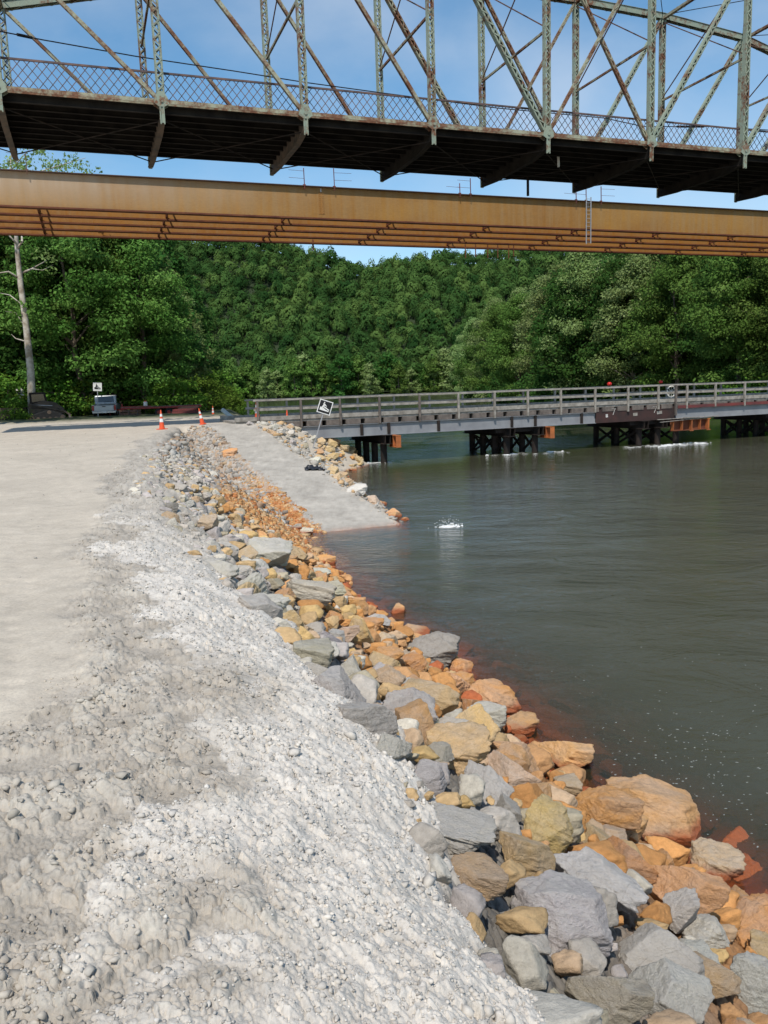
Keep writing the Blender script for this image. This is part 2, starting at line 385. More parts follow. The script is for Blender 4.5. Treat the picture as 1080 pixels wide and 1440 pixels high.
    og = sstep(13.0, 16.5, t+1.5*n1)*inner*(base > WZ-.5)*(1-rampm)*(Y > 18)
    oc = np.array([[.50, .28, .12], [.44, .21, .085], [.55, .37, .20], [.40, .17, .07]])[(id1*3.99).astype(int)]*tone
    put(og*1.0, oc, .035*lump1+.02*n2)
    put(rampm, np.array([.39, .362, .318])*(1+.20*n1+.16*n2+.08*n3)[..., None], .012*n2+.006*lump1)
    far = sstep(57, 61, Y+2*n1)*(X < 30)+0.0
    put(np.clip(far, 0, 1), np.array([.06, .07, .035])*tone, .06*n1+.2)
    rb = ((X > 30) | (Y > 300)).astype(float)
    put(rb, np.array([.07, .085, .035])*tone, .2*n1)
    wet = sstep(-.07, .02, shallow)*(X < 30)*(Y < 60)*(1-.6*rampm)
    col = col*(1-wet[..., None])+(np.array([.28, .105, .052])*tone*(.30+1.0*id3[..., None]))*wet[..., None]
    fade = 1/(1+(np.hypot(X, Y)/60)**2)
    return dz*np.where(Y > 100, fade, 1), np.clip(col, .005, .8)

def polar(r0, segs, a_in, n_in, a_out, n_out):
    r = [r0]
    for rmax, q in segs:
        while r[-1] < rmax: r.append(r[-1]*q)
    r = np.array(r)
    a = np.concatenate([np.linspace(-a_out, -a_in, n_out, endpoint=False), np.linspace(-a_in, a_in, n_in), np.linspace(a_in, a_out, n_out+1)[1:]])
    A, Rr = np.meshgrid(np.radians(a), r); X = Rr*np.sin(A); Y = Rr*np.cos(A)
    nr, na = X.shape; i = np.arange(nr-1)[:, None]*na+np.arange(na-1)[None]
    q = np.stack([i, i+1, i+na+1, i+na], -1).reshape(-1, 4)[:, ::-1]
    return X, Y, q
X, Y, Q = polar(.7, ((1.2, 1.03), (5, 1.0024), (12, 1.0036), (90, 1.008), (2800, 1.06)), 47, 1000, 179, 60)
dz, gc = relief(X, Y)
Z = zone(X, Y)+dz
def ground_mat():
    m, t, b = newmat('ground_surface'); at = N(t, 'ShaderNodeAttribute', attribute_name='tint')
    v = coords(t); f = noise(t, v, 38, 8, .75); f2 = noise(t, v, 5, 6, .65)
    c = mix(t, 1.0, at.outputs['Color'], ramp(t, f, [(.28, (.76, .76, .76)), (.5, (1, 1, 1)), (.72, (1.16, 1.15, 1.13))]), 'MULTIPLY')
    c = mix(t, 1.0, c, ramp(t, f2, [(.3, (.90, .89, .88)), (.7, (1.07, 1.07, 1.07))]), 'MULTIPLY')
    t.links.new(c, b.inputs['Base Color']); b.inputs['Roughness'].default_value = .95; b.inputs['Specular IOR Level'].default_value = .15
    bump(t, b, noise(t, v, 60, 6, .7), .55, .012); return m
ground = bpy.data.objects.new('ground', npmesh('ground', np.stack([X, Y, Z], -1).reshape(-1, 3), Q[:, ::-1], ground_mat(), smooth=True, cattrs={'tint': gc.reshape(-1, 3)}))
COL.objects.link(ground); tag(ground, kind='structure')
gap = MB().add([(-40, -40, -.02), (40, -40, -.02), (40, .75, -.02), (-40, .75, -.02)], [(0, 1, 2, 3)])

# ------------------------------------------------------------------ river
X, Y, Q = polar(3.0, ((45, 1.011), (140, 1.02), (2800, 1.07)), 60, 520, 88, 12)
zb = zone(X, Y)
keep = (zb.reshape(-1)[Q] < WZ+.25).any(1)
def water_mat():
    m = bpy.data.materials.new('river_water'); m.use_nodes = True; t = m.node_tree; t.nodes.clear()
    o = N(t, 'ShaderNodeOutputMaterial'); at = N(t, 'ShaderNodeAttribute', attribute_name='depth')
    v1 = coords(t, (1, 1, 1)); rot = N(t, 'ShaderNodeMapping'); t.links.new(v1, rot.inputs[0])
    rot.inputs['Rotation'].default_value = (0, 0, math.radians(18)); rot.inputs['Scale'].default_value = (.62, 1.0, 1)
    a = noise(t, rot.outputs[0], .75, 6, .62, 1.4); b_ = noise(t, rot.outputs[0], 4.5, 5, .6, .5); c_ = noise(t, v1, .09, 3, .5)
    s1 = N(t, 'ShaderNodeMath', operation='MULTIPLY_ADD'); t.links.new(b_, s1.inputs[0]); s1.inputs[1].default_value = .28; t.links.new(a, s1.inputs[2])
    am = N(t, 'ShaderNodeMapRange', i_From_Min=.35, i_From_Max=.65, i_To_Min=.45, i_To_Max=1.2); t.links.new(c_, am.inputs[0])
    s2 = N(t, 'ShaderNodeMath', operation='MULTIPLY'); t.links.new(s1.outputs[0], s2.inputs[0]); t.links.new(am.outputs[0], s2.inputs[1])
    bp = N(t, 'ShaderNodeBump', i_Strength=.75, i_Distance=.10); t.links.new(s2.outputs[0], bp.inputs['Height'])
    ex = N(t, 'ShaderNodeMath', operation='MULTIPLY'); ex.inputs[1].default_value = -6.0; t.links.new(at.outputs['Fac'], ex.inputs[0])
    e = N(t, 'ShaderNodeMath', operation='EXPONENT'); t.links.new(ex.outputs[0], e.inputs[0])
    k = N(t, 'ShaderNodeMath', operation='SUBTRACT', use_clamp=True); k.inputs[0].default_value = 1.0; t.links.new(e.outputs[0], k.inputs[1])
    tr = N(t, 'ShaderNodeBsdfTransparent'); tr.inputs[0].default_value = (.92, .76, .60, 1)
    d = N(t, 'ShaderNodeBsdfDiffuse'); t.links.new(bp.outputs[0], d.inputs['Normal'])
    mc = ramp(t, noise(t, v1, .16, 4, .6), [(.35, (.056, .056, .034)), (.65, (.070, .070, .046))]); t.links.new(mc, d.inputs[0])
    m1 = N(t, 'ShaderNodeMixShader'); t.links.new(k.outputs[0], m1.inputs[0]); t.links.new(tr.outputs[0], m1.inputs[1]); t.links.new(d.outputs[0], m1.inputs[2])
    fr = N(t, 'ShaderNodeFresnel', i_IOR=1.33); t.links.new(bp.outputs[0], fr.inputs['Normal'])
    g = N(t, 'ShaderNodeBsdfGlossy', i_Roughness=.07); g.inputs[0].default_value = (.92, .92, .92, 1); t.links.new(bp.outputs[0], g.inputs['Normal'])
    m2 = N(t, 'ShaderNodeMixShader'); t.links.new(fr.outputs[0], m2.inputs[0]); t.links.new(m1.outputs[0], m2.inputs[1]); t.links.new(g.outputs[0], m2.inputs[2])
    t.links.new(m2.outputs[0], o.inputs[0]); return m
wz = np.full(X.size, WZ)
dep = np.clip(WZ-zb.reshape(-1), 0, 6)
water = bpy.data.objects.new('river_water', npmesh('river_water', np.stack([X.reshape(-1), Y.reshape(-1), wz], -1), Q[keep][:, ::-1], water_mat(), smooth=True, attrs={'depth': dep}))
COL.objects.link(water); tag(water, kind='structure')

# ------------------------------------------------------------------ old truss bridge
TB = np.array([-9.52, 39.0, 14.89]); PL = 6.738; TW = 7.5
HT = {k: z-14.89 for k, z in {-2: 19.6, -1: 21.3, 0: 22.9, 1: 24.5, 2: 25.2, 3: 25.6, 4: 25.6, 5: 25.4, 6: 24.8, 7: 23.2, 8: 21.5, 9: 19.8}.items()}
KS = list(range(-2, 10))
tr_ = empty('truss_bridge', (float(TB[0]), float(TB[1]), float(TB[2])), 'old rusty green steel truss bridge with lattice railing, overhead and nearest of the bridges', 'truss bridge')
def tp(k, side, z=0.0, off=0.0): return TB+UB*PL*k+NB*(TW*side+off)+np.array([0, 0, z])
def laced(mb, a, b, w, d, pitch, up):
    """two channels joined by zigzag lacing on both faces; w across (along 'up' normal), d deep"""
    a = np.asarray(a, float); b = np.asarray(b, float); L = np.linalg.norm(b-a); dr = (b-a)/L; up = np.asarray(up, float)
    x = np.cross(dr, up); x /= np.linalg.norm(x); y = np.cross(x, dr)
    for s in (-1, 1):
        mb.beam(a+x*s*w/2, b+x*s*w/2, .022, d, up=y)
        for q in (-1, 1): mb.beam(a+x*s*(w/2-.035)+y*q*(d/2-.008), b+x*s*(w/2-.035)+y*q*(d/2-.008), .07, .016, up=y)
    n = max(2, int(L/pitch)); 
    for q in (-1, 1):
        for i in range(n):
            s = 1 if i % 2 else -1
            mb.beam(a+dr*L*i/n+x*s*w*.42+y*q*(d/2+.012), a+dr*L*(i+1)/n-x*s*w*.42+y*q*(d/2+.012), .062, .012, up=y)
for side in (0, 1):
    for k in KS:
        m = MB(); laced(m, tp(k, side, .15), tp(k, side, HT[k]-.15), .33, .28, .27, NB)
        m.build('vertical_post', M['paint'], tr_)
        m = MB(); m.tube([tp(k, side, 0, -.24), tp(k, side, 0, .24)], .075, 10)
        pl = [tp(k, side, z, 0)+UB*x for x, z in ((-.34, -.10), (-.30, .12), (-.12, .42), (.12, .42), (.30, .12), (.34, -.10), (.12, -.24), (-.12, -.24))]
        for o in (-.20, .18): m.prism([p+NB*o for p in pl], (0, 0, 0), NB*.02)
        m.build('pin_joint', M['paint'], tr_)
        m = MB(); m.tube([tp(k, side, HT[k], -.22), tp(k, side, HT[k], .22)], .07, 10); m.build('top_pin', M['paint'], tr_)
    for k in KS[:-1]:
        m = MB()       # top chord: box with side channels and cover plate
        a, b = tp(k, side, HT[k]), tp(k+1, side, HT[k+1])
        for o in (-.17, .17): m.beam(a+NB*o, b+NB*o, .03, .34)
        m.beam(a+np.array([0, 0, .18]), b+np.array([0, 0, .18]), .46, .02)
        n = 14
        for i in range(n):
            s = 1 if i % 2 else -1
            m.beam(a+(b-a)*i/n+NB*.16*s-np.array([0, 0, .19]), a+(b-a)*(i+1)/n-NB*.16*s-np.array([0, 0, .19]), .06, .012)
        m.build('top_chord', M['paint'], tr_)
        m = MB()       # bottom chord: pair of flat bars
        for o in (-.13, .13): m.beam(tp(k, side, 0, o), tp(k+1, side, 0, o), .035, .17)
        m.build('bottom_chord', M['rustpaint'], tr_)
        # diagonals slope towards the middle of the span (panel 3 is crossed)
        if k < 0 or k < 2:
            m = MB()
            for o in (-.085, .085): m.beam(tp(k, side, HT[k], o), tp(k+1, side, 0, o), .03, .15 if k < 0 else .17)
            n = 9
            for i in range(1, n): m.beam(tp(k, side, HT[k], -.1)+(tp(k+1, side, 0)-tp(k, side, HT[k]))*i/n, tp(k, side, HT[k], .1)+(tp(k+1, side, 0)-tp(k, side, HT[k]))*i/n, .06, .03)
            m.build('diagonal', M['rustpaint'], tr_)
        elif k < 3:
            m = MB(); laced(m, tp(k, side, HT[k]), tp(k+1, side, 0), .23+.05*(k-1)*.6, .28, .30, np.cross(UB, NB)*0+NB)
            m.build('diagonal', M['paint'] if side == 0 else M['rustpaint'], tr_)
        elif k == 3:
            m = MB(); laced(m, tp(k, side, HT[k], .07), tp(k+1, side, 0, .07), .19, .16, .34, NB); m.build('diagonal', M['rustpaint'], tr_)
            m = MB(); laced(m, tp(k+1, side, HT[k+1], -.07), tp(k, side, 0, -.07), .16, .13, .34, NB); m.build('counter_diagonal', M['rustpaint'], tr_)
        else:
            m = MB(); laced(m, tp(k+1, side, HT[k+1]), tp(k, side, 0), .25, .26, .30, NB); m.build('diagonal', M['paint'], tr_)
for k in KS:
    if HT[k] > 6.5:     # sway frame: lower strut, crossed rods, top strut
        zs = 20.17-14.89
        m = MB(); m.beam(tp(k, 0, zs), tp(k, 1, zs), .10, .12); m.build('sway_strut', M['rustpaint'], tr_)
        if k > 0:
            m = MB(); m.beam(tp(k, 0, zs+.1), tp(k, 1, HT[k]-.3), .055, .055); m.beam(tp(k, 1, zs+.1), tp(k, 0, HT[k]-.3), .055, .055); m.build('sway_rods', M['rust'], tr_)
    m = MB(); laced(m, tp(k, 0, HT[k]-.1), tp(k, 1, HT[k]-.1), .2, .16, .5, (0, 0, 1)); m.build('top_strut', M['rustpaint'], tr_)
    if k < 9:
        m = MB(); m.tube([tp(k, 0, HT[k]+.1), tp(k+1, 1, HT[k+1]+.1)], .024, 6); m.tube([tp(k, 1, HT[k]+.14), tp(k+1, 0, HT[k+1]+.14)], .024, 6); m.build('top_lateral_rods', M['black'], tr_)
        m = MB(); m.tube([tp(k, 0, -.62, .4), tp(k+1, 1, -.62, -.1)], .03, 6); m.tube([tp(k, 1, -.68, -.1), tp(k+1, 0, -.68, .4)], .03, 6); m.build('bottom_lateral_rods', M['black'], tr_)
    # floor beam hung below each pin, deeper at mid length, with hanger
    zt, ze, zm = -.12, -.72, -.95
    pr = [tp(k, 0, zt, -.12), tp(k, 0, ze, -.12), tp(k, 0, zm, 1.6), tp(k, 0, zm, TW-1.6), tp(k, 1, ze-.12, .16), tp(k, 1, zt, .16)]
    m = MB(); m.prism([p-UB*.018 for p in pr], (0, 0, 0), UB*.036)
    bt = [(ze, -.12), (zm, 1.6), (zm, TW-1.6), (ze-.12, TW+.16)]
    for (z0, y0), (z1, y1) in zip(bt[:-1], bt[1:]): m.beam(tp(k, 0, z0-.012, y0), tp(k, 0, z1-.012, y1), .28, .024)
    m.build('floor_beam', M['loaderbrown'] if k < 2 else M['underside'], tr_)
    for side in (0, 1):
        m = MB(); m.beam(tp(k, side, -.5)-UB*.08+NB*(-.15 if side == 0 else .18), tp(k, side, -.5)+UB*.08+NB*(-.15 if side == 0 else .18), .02, .85)
        for o in (-.08, .08): m.beam(tp(k, side, .05, 0)+UB*o+NB*(-.15 if side == 0 else .18), tp(k, side, -.98 if side == 0 else -.9, 0)+UB*o+NB*(-.15 if side == 0 else .18), .05, .09)
        m.build('hanger', M['paint'], tr_)
e0, e1 = KS[0], KS[-1]
m = MB(); m.beam(tp(e0, 0, -.06, TW/2), tp(e1, 0, -.06, TW/2), TW-.42, .12)
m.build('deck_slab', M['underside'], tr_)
for i in range(9):
    m = MB(); o = .34+(TW-.68)*i/8
    m.beam(tp(e0, 0, -.26, o), tp(e1, 0, -.26, o), .02, .30); m.beam(tp(e0, 0, -.405, o), tp(e1, 0, -.405, o), .16, .016)
    m.build('stringer', M['underside'], tr_)
m = MB(); m.beam(tp(e0, 0, .10, .28), tp(e1, 0, .10, .28), .05, .22); m.build('deck_edge_channel', M['rust'], tr_)
m = MB(); m.beam(tp(e0, 1, .10, -.28), tp(e1, 1, .10, -.28), .05, .22); m.build('deck_edge_channel', M['rust'], tr_)
for side, off in ((0, .40), (1, -.40)):
    for k in KS[:-1]:
        m = MB(); a = tp(k, side, .24, off); b = tp(k+1, side, .24, off); H = 1.16; up = np.array([0, 0, 1.])
        m.beam(a+up*H, b+up*H, .07, .085); m.beam(a, b, .05, .05)
        n = 17
        for i in range(n+1):
            p = a+(b-a)*i/n
            for s in (-1, 1):
                j = i+s*2.4   # each bar crosses two and a half bays from bottom to top
                q0, q1 = p, a+(b-a)*j/n+up*H
                if j < 0: f = i/2.4; q1 = p+(q1-p)*f
                if j > n: f = (n-i)/2.4; q1 = p+(q1-p)*f
                if np.linalg.norm(q1-q0) > .05: m.beam(q0+NB*.012*s, q1+NB*.012*s, .010, .032, up=NB*0+up)
        # bars that start on the end posts
        for f in (.42, .83):
            for s in (-1, 1):
                e = a if s > 0 else b; L = np.linalg.norm(b-a)
                m.beam(e+up*H*f, e+UB*s*(L/n*2.4*(1-f))+up*H, .010, .032)
        m.build('railing_panel', M['railsteel'], tr_)
m = MB(); m.beam(tp(3, 0, -.35, 2.2)+UB*2.1, tp(3, 0, -.95, 2.2)+UB*2.12, .10, .10); m.build('drain_pipe', M['white'], tr_)
m = MB(); m.beam(tp(3, 1, -.35, -1)+UB*2.6, tp(3, 1, -1.55, -1)+UB*2.6, .12, .12); m.build('drain_pipe', M['black'], tr_)

# utility cable slung behind the near truss
pts = [at_y(x, y, Y) for x, y, Y in ((-60, 38, 38), (0, 44, 39), (60, 56, 40.3), (190, 79, 43), (330, 100, 45.5), (430, 116, 47), (540, 131, 49), (700, 152, 51), (850, 166, 53.5), (905, 178, 54.5), (1000, 178, 56), (1100, 184, 58))]
cb = MB().tube(pts, .028, 6).build('utility_cable', M['cable'])
tag(cb, 'thin black cable running along the lattice railing of the old truss bridge', 'cable')
s1 = MB().tube([at_y(24, 48.5, 39.4), at_y(45, 53, 39.9)], .07, 8).build('splice_sleeve', M['cable'], cb)
s2 = MB().tube([at_y(952, 178, 55.2), at_y(990, 178, 55.8)], .07, 8).build('splice_sleeve', M['cable'], cb)

# ------------------------------------------------------------------ new weathering-steel girder bridge
GB = np.array([-7.321, 30, 0])+NB*26.5; GZ = 13.70; GH = 2.2; GS = 9.134/4
gr = empty('girder_bridge', (float(GB[0]), float(GB[1]), GZ), 'unfinished orange weathering steel girder bridge without a deck behind the old truss', 'girder bridge')
def gp(s, i, z=0.0, off=0.0): return GB+UB*s+NB*(GS*i+off)+np.array([0, 0, GZ+z])
G0, G1 = -40.0, 75.0
def gs_at(px, y, i=0, z=0.0):      # distance along the girder where a photo column meets it
    lo, hi = -60.0, 120.0
    for _ in range(50):
        md = (lo+hi)/2
        if proj(gp(md, i, z))[0] < px: lo = md
        else: hi = md
    return lo
sj1 = gs_at(453, 0); sj2 = gs_at(827, 0)
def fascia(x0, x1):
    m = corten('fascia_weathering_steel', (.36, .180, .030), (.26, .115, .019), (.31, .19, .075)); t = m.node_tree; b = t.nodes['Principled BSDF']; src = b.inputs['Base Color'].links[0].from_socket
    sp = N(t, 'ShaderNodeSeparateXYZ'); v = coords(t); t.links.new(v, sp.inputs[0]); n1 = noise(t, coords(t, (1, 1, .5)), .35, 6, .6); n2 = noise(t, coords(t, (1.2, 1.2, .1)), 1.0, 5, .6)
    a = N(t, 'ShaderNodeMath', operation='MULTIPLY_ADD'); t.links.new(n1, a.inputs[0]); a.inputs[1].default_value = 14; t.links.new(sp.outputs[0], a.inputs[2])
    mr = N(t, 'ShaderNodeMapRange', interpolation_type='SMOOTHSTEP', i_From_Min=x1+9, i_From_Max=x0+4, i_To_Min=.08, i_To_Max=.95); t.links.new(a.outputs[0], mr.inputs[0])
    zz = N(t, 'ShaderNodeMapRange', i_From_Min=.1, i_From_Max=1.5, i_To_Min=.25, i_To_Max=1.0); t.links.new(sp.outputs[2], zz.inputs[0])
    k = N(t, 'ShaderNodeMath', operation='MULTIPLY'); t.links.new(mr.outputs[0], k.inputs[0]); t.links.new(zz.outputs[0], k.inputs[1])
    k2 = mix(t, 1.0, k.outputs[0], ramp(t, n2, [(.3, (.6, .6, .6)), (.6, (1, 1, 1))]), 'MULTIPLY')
    t.links.new(mix(t, k2, src, (.43, .33, .235)), b.inputs['Base Color']); return m  # sky glare painted in: pale dusty tan toward the left end and top
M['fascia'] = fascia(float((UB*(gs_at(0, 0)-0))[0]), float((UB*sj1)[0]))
for i in range(5):
    spans = [(G0, sj1), (sj1, sj2), (sj2, G1)] if i == 0 else [(G0, G1)]
    for j, (a, b) in enumerate(spans):
        m = MB(); m.beam(gp(a+.01, i, GH/2), gp(b-.01, i, GH/2), .022, GH-.1)
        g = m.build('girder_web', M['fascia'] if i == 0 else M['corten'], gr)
    m = MB(); m.beam(gp(G0, i, GH-.03), gp(G1, i, GH-.03), .52, .05); m.build('top_flange', M['cortenflange'], gr)
    m = MB(); m.beam(gp(G0, i, .01), gp(G1, i, .01), .50, .10); m.build('bottom_flange', M['cortendark'], gr)
    m = MB(); 
    for s in np.arange(G0+1.1, G1, 7.7/2.0):    # intermediate stiffeners on the inner face
        m.beam(gp(s, i, .06, .10), gp(s, i, GH-.07, .10), .16, .018, up=UB)
    m.build('stiffeners', M['cortendark'], gr)
m = MB()
for s in (sj1,):
    m.beam(gp(s, 0, .35, -.02), gp(s, 0, GH-.35, -.02), .42, .02, up=NB)
    for z in np.arange(.45, GH-.4, .14):
        for dx in (-.15, -.08, .08, .15): m.tube([gp(s+dx, 0, z, -.03), gp(s+dx, 0, z, -.055)], .02, 6)
m.build('splice_plate', M['corten'], gr)
first = None
sc0 = gs_at(52, 0)
for k in range(-2, 12):
    s = sc0+k*8.15
    if s < G0+1 or s > G1-1: continue
    for i in range(4):
        m = MB()
        for z in (.22, GH-.3): m.beam(gp(s, i, z, .03), gp(s, i+1, z, -.03), .10, .10)
        m.beam(gp(s, i, .25, .05), gp(s, i, GH-.33, GS/2), .09, .05); m.beam(gp(s, i+1, .25, -.05), gp(s, i, GH-.33, GS/2), .09, .05)
        m.beam(gp(s, i+1, .06, -.12), gp(s, i+1, GH-.06, -.12), .22, .02, up=UB)
        m.build('cross_frame', M['cortendark'], gr)
# safety-line stanchions on the top flange of the first girder
for px, h in ((-20, 1.15), (38, 1.0), (427, 1.15), (469, 1.25), (645, .75), (660, 1.15), (808, .8), (822, .9), (843, 1.15)):
    s = gs_at(px, 0, 0, GH); m = MB(); m.beam(gp(s, 0, GH-.25, -.24), gp(s, 0, GH+h, -.20), .05, .05)
    for z in (.45, .95):
        if z < h: m.tube([gp(s, 0, GH+z, -.22), gp(s-1.1 if px not in (469, 843) else s+1.3, 0, GH+z+.02, -.22)], .012, 5)
    m.beam(gp(s-.1, 0, GH+.02, -.2), gp(s+.1, 0, GH+.02, -.2), .1, .08); m.build('safety_stanchion', M['redrust'] if px != 38 else M['rust'], gr)
sl_ = gs_at(744, 0)
for dx, dn in ((0, 4.1), (1.0, 4.1), (2.1, 4.15), (-1.2, 4.1), (-2.2, 4.05), (2.6, 4.05)):
    m = MB(); i = dn; m.beam(gp(sl_+dx+1.0, 0, .6, GS*3.9), gp(sl_+dx+1.0, 0, -.85+.2*math.sin(dx*3), GS*3.9), .07, .07); m.build('hanging_rod', M['cortendark'], gr)
m = MB(); s = gs_at(440, 0, 4); m.beam(gp(s, 4, .3), gp(s, 4, -.55), .12, .12); m.build('hanging_rod', M['cortendark'], gr)
# ladder hung from the first girder
s = gs_at(824, 0); ld = empty('ladder', tuple(float(q) for q in gp(s, 0, -1.1, -.35)), 'pale aluminium ladder hanging down the face of the orange girder', 'ladder')
for o in (-.21, .21): MB().beam(gp(s+o, 0, -1.15 if o < 0 else -1.1, -.36), gp(s+o, 0, GH+.25, -.36), .035, .08, up=UB).build('side_rail', M['galv'], ld)
for z in np.arange(-1.0, GH+.2, .3): MB().tube([gp(s-.2, 0, z, -.36), gp(s+.2, 0, z, -.36)], .016, 6).build('rung', M['galv'], ld)

# ------------------------------------------------------------------ low temporary timber-railed bridge
_b0 = at_y(740, 571, 50.0)
_d = np.array([_b0[0], _b0[1], 0])
TZ = float(_b0[2])                      # top of the curb
tmp = empty('temporary_bridge', (float(_d[0]), float(_d[1]), TZ), 'low grey temporary bridge with timber railings on dark steel pile bents in the river', 'low bridge')
def xp(s, off=0.0, z=0.0): return _d+UB*s+NB*off+np.array([0, 0, TZ+z])
def xs_at(px, z=0.0, off=0.0):
    lo, hi = -60.0, 80.0
    for _ in range(50):
        md = (lo+hi)/2
        if proj(xp(md, off, z))[0] < px: lo = md
        else: hi = md
    return lo
XW = 5.2; sA = xs_at(330, 0); sG = xs_at(424, -1); sE = 34.0
s836, s949 = xs_at(837, -.8), xs_at(949, -.8)
RT = .95                                 # rail height above curb
# girders (near one in three stretches)
for nm, a, b, mt in (('outer_girder', sG, s836, 'greysteel'), ('outer_girder', s949, sE, 'greysteel')):
    m = MB(); m.beam(xp(a, .02, -.94), xp(b, .02, -.94), .03, .66)
    for z in (-.60, -1.28): m.beam(xp(a, .02, z), xp(b, .02, z), .26, .03)
    m.build(nm, M[mt], tmp)
m = MB(); m.beam(xp(s836+.01, -.06, -.86), xp(s949-.01, -.06, -.86), .05, .86); br = m.build('brown_outer_plate', M['brownsteel'], tmp)
br['label'] = 'dark brown steel plate marked with two white sevens'
for px in (861, 919):
    s = xs_at(px, -.6); m = MB()
    q = lambda dx, dz: xp(s+dx, -.1, dz-.55)
    m.beam(q(-.16, .12), q(.16, .16), .012, .045, up=NB); m.beam(q(.15, .14), q(-.02, -.26), .012, .045, up=NB)
    m.build('painted_seven', M['whitemark'], br)
for px, z, w in ((852, -.86, .16), (892, -.86, .34), (926, -.82, .40)):
    s = xs_at(px, z); m = MB(); m.beam(xp(s-w/2, -.1, z), xp(s+w/2, -.1, z+.02), .012, .2, up=NB*0+np.array([0, 0, 1.])); m.build('pale_patch', M['whitemark'] if px == 852 else M['timber'], br)
for px in (508, 546, 616, 719, 752, 817):
    s = xs_at(px, -.9); m = MB(); m.beam(xp(s, -.08, -1.26), xp(s, -.08, -.6), .08, .16, up=UB); m.build('stiffener', M['black'], tmp)  # stiffeners in black: their shadow lines put into the colour
for off in (1.7, 3.4, XW-.1):
    m = MB(); m.beam(xp(sG, off, -.94), xp(sE, off, -.94), .03, .66)
    for z in (-.62, -1.26): m.beam(xp(sG, off, z), xp(sE, off, z), .26, .03)
    m.build('inner_girder', M['black'], tmp)
# timber deck with cross timbers under it, curbs
for s in np.arange(sG-.4, sE, 1.15):
    w = .88
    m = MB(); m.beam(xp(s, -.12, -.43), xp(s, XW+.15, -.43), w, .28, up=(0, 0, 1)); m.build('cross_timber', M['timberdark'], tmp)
m = MB(); m.beam(xp(sA, XW/2, -.225), xp(sE, XW/2, -.225), XW+.1, .12); m.build('deck', M['timber'], tmp)
for off in (.0, XW):
    a = sA
    while a < sE:
        b = min(a+4.9, sE); m = MB(); m.beam(xp(a+.01, off, -.05), xp(b-.01, off, -.05+.01*math.sin(a)), .22, .22); m.build('curb_timber', M['timber'], tmp); a = b
# near and far railings: posts, two rails
def railing(off, first_s, sp, out):
    s = first_s; i = 0
    while s < sE:
        low = -.62 if out < 0 else -.2
        m = MB(); m.beam(xp(s, off+out*.17, low+.02*math.sin(i*3)), xp(s+.02*math.sin(i*2.2), off+out*.17, RT-.02), .13, .11, up=UB)
        m.build('rail_post', M['timber'] if (out > 0 or s > xs_at(600)) else M['timberdark'], tmp, .008); s += sp*(1+.05*math.sin(i*5)); i += 1  # left near posts in darker timber: truss shade put into the colour
    for z, h in ((RT+.0, .10), (.45, .14)):
        a = first_s-.2
        while a < sE:
            b = min(a+4.85, sE); m = MB(); m.beam(xp(a+.01, off+out*.08, z), xp(b-.01, off+out*.08, z+.012*math.sin(a*2)), .055 if z < .8 else .20, h); m.build('rail_board', M['timber'], tmp, .006); a = b
railing(0, xs_at(362), 2.42, -1); railing(XW, xs_at(350, 0, XW), 2.42, 1)
m = MB(); m.beam(xp(s949+.1, -.18, -.5), xp(sE, -.18, -.47), .02, .20); m.build('red_fascia_strip', M['redrust'], tmp)
m = MB(); m.beam(xp(s949-.1, -.2, -1.05), xp(s949-.1, -.2, .95), .12, .12, up=UB); m.build('joint_post', M['timberdark'], tmp)
# pile bents
PC = M['black']  # piles and caps near-black: shade under the deck put into the colour
def bent(px0, px1, rows, gap, npile, braced, capend=True, label=None):
    s0 = xs_at((px0), -1.4, 0); b = None
    m = MB()
    for r in range(rows):
        s = s0+r*gap
        for o in (-.15, .15): m.beam(xp(s+o, -.55, -1.55), xp(s+o, XW+.7, -1.55), .025, .52)
        for z in (-1.3, -1.80): m.beam(xp(s, -.55, z), xp(s, XW+.7, z), .62, .03)
    pb = m.build('pile_bent', PC, tmp)
    for r in range(rows):
        s = s0+r*gap
        for i in range(npile):
            off = .25+(XW-.4)*i/(npile-1)
            MB().tube([xp(s, off, -1.8), xp(s, off, -6.5)], .20, 12).build('pile', PC, pb)
    if rows > 1:
        for o in (.3, XW-.3):
            m = MB(); m.beam(xp(s0-.8, o, -1.44), xp(s0+gap*(rows-1)+.8, o, -1.44), .3, .26); m.build('cap_beam', PC, pb)
    if braced:
        for r in range(rows):
            s = s0+r*gap
            for i in range(npile-1):
                a = .25+(XW-.4)*i/(npile-1); b2 = .25+(XW-.4)*(i+1)/(npile-1)
                m = MB(); m.beam(xp(s, a, -1.9), xp(s, b2, -2.95), .12, .12); m.beam(xp(s+.13, b2, -1.9), xp(s+.13, a, -2.95), .12, .12); m.build('brace', PC, pb)
        for r in range(min(1, rows-1)):
            s = s0+r*gap
            for o in (XW-.15,):
                m = MB(); m.beam(xp(s, o-.22, -1.9), xp(s+gap, o-.22, -2.95), .14, .12); m.beam(xp(s+gap, o-.26, -1.9), xp(s, o-.26, -2.95), .14, .12); m.build('brace', PC, pb)
    if capend:
        s = s0+gap*(rows-1); m = MB()    # orange H-beam end sticking out towards the viewer
        for z in (-1.32, -1.98): m.beam(xp(s+.42, -1.15, z), xp(s+.42, .3, z), .32, .04)
        m.beam(xp(s+.42, -1.15, -1.65), xp(s+.42, .3, -1.65), .03, .62)
        for o in (-1.12, -.6): m.beam(xp(s+.42, o, -1.96), xp(s+.42, o, -1.34), .30, .03, up=NB)
        m.build('orange_cap_beam', M['orangebeam'], pb)
    return pb
bent(541, 0, 1, 0, 4, False)
bent(715, 0, 2, 2.0, 4, True)
bent(902, 0, 3, 1.5, 3, True, False)
bent(1092, 0, 2, 2.2, 4, True, False)
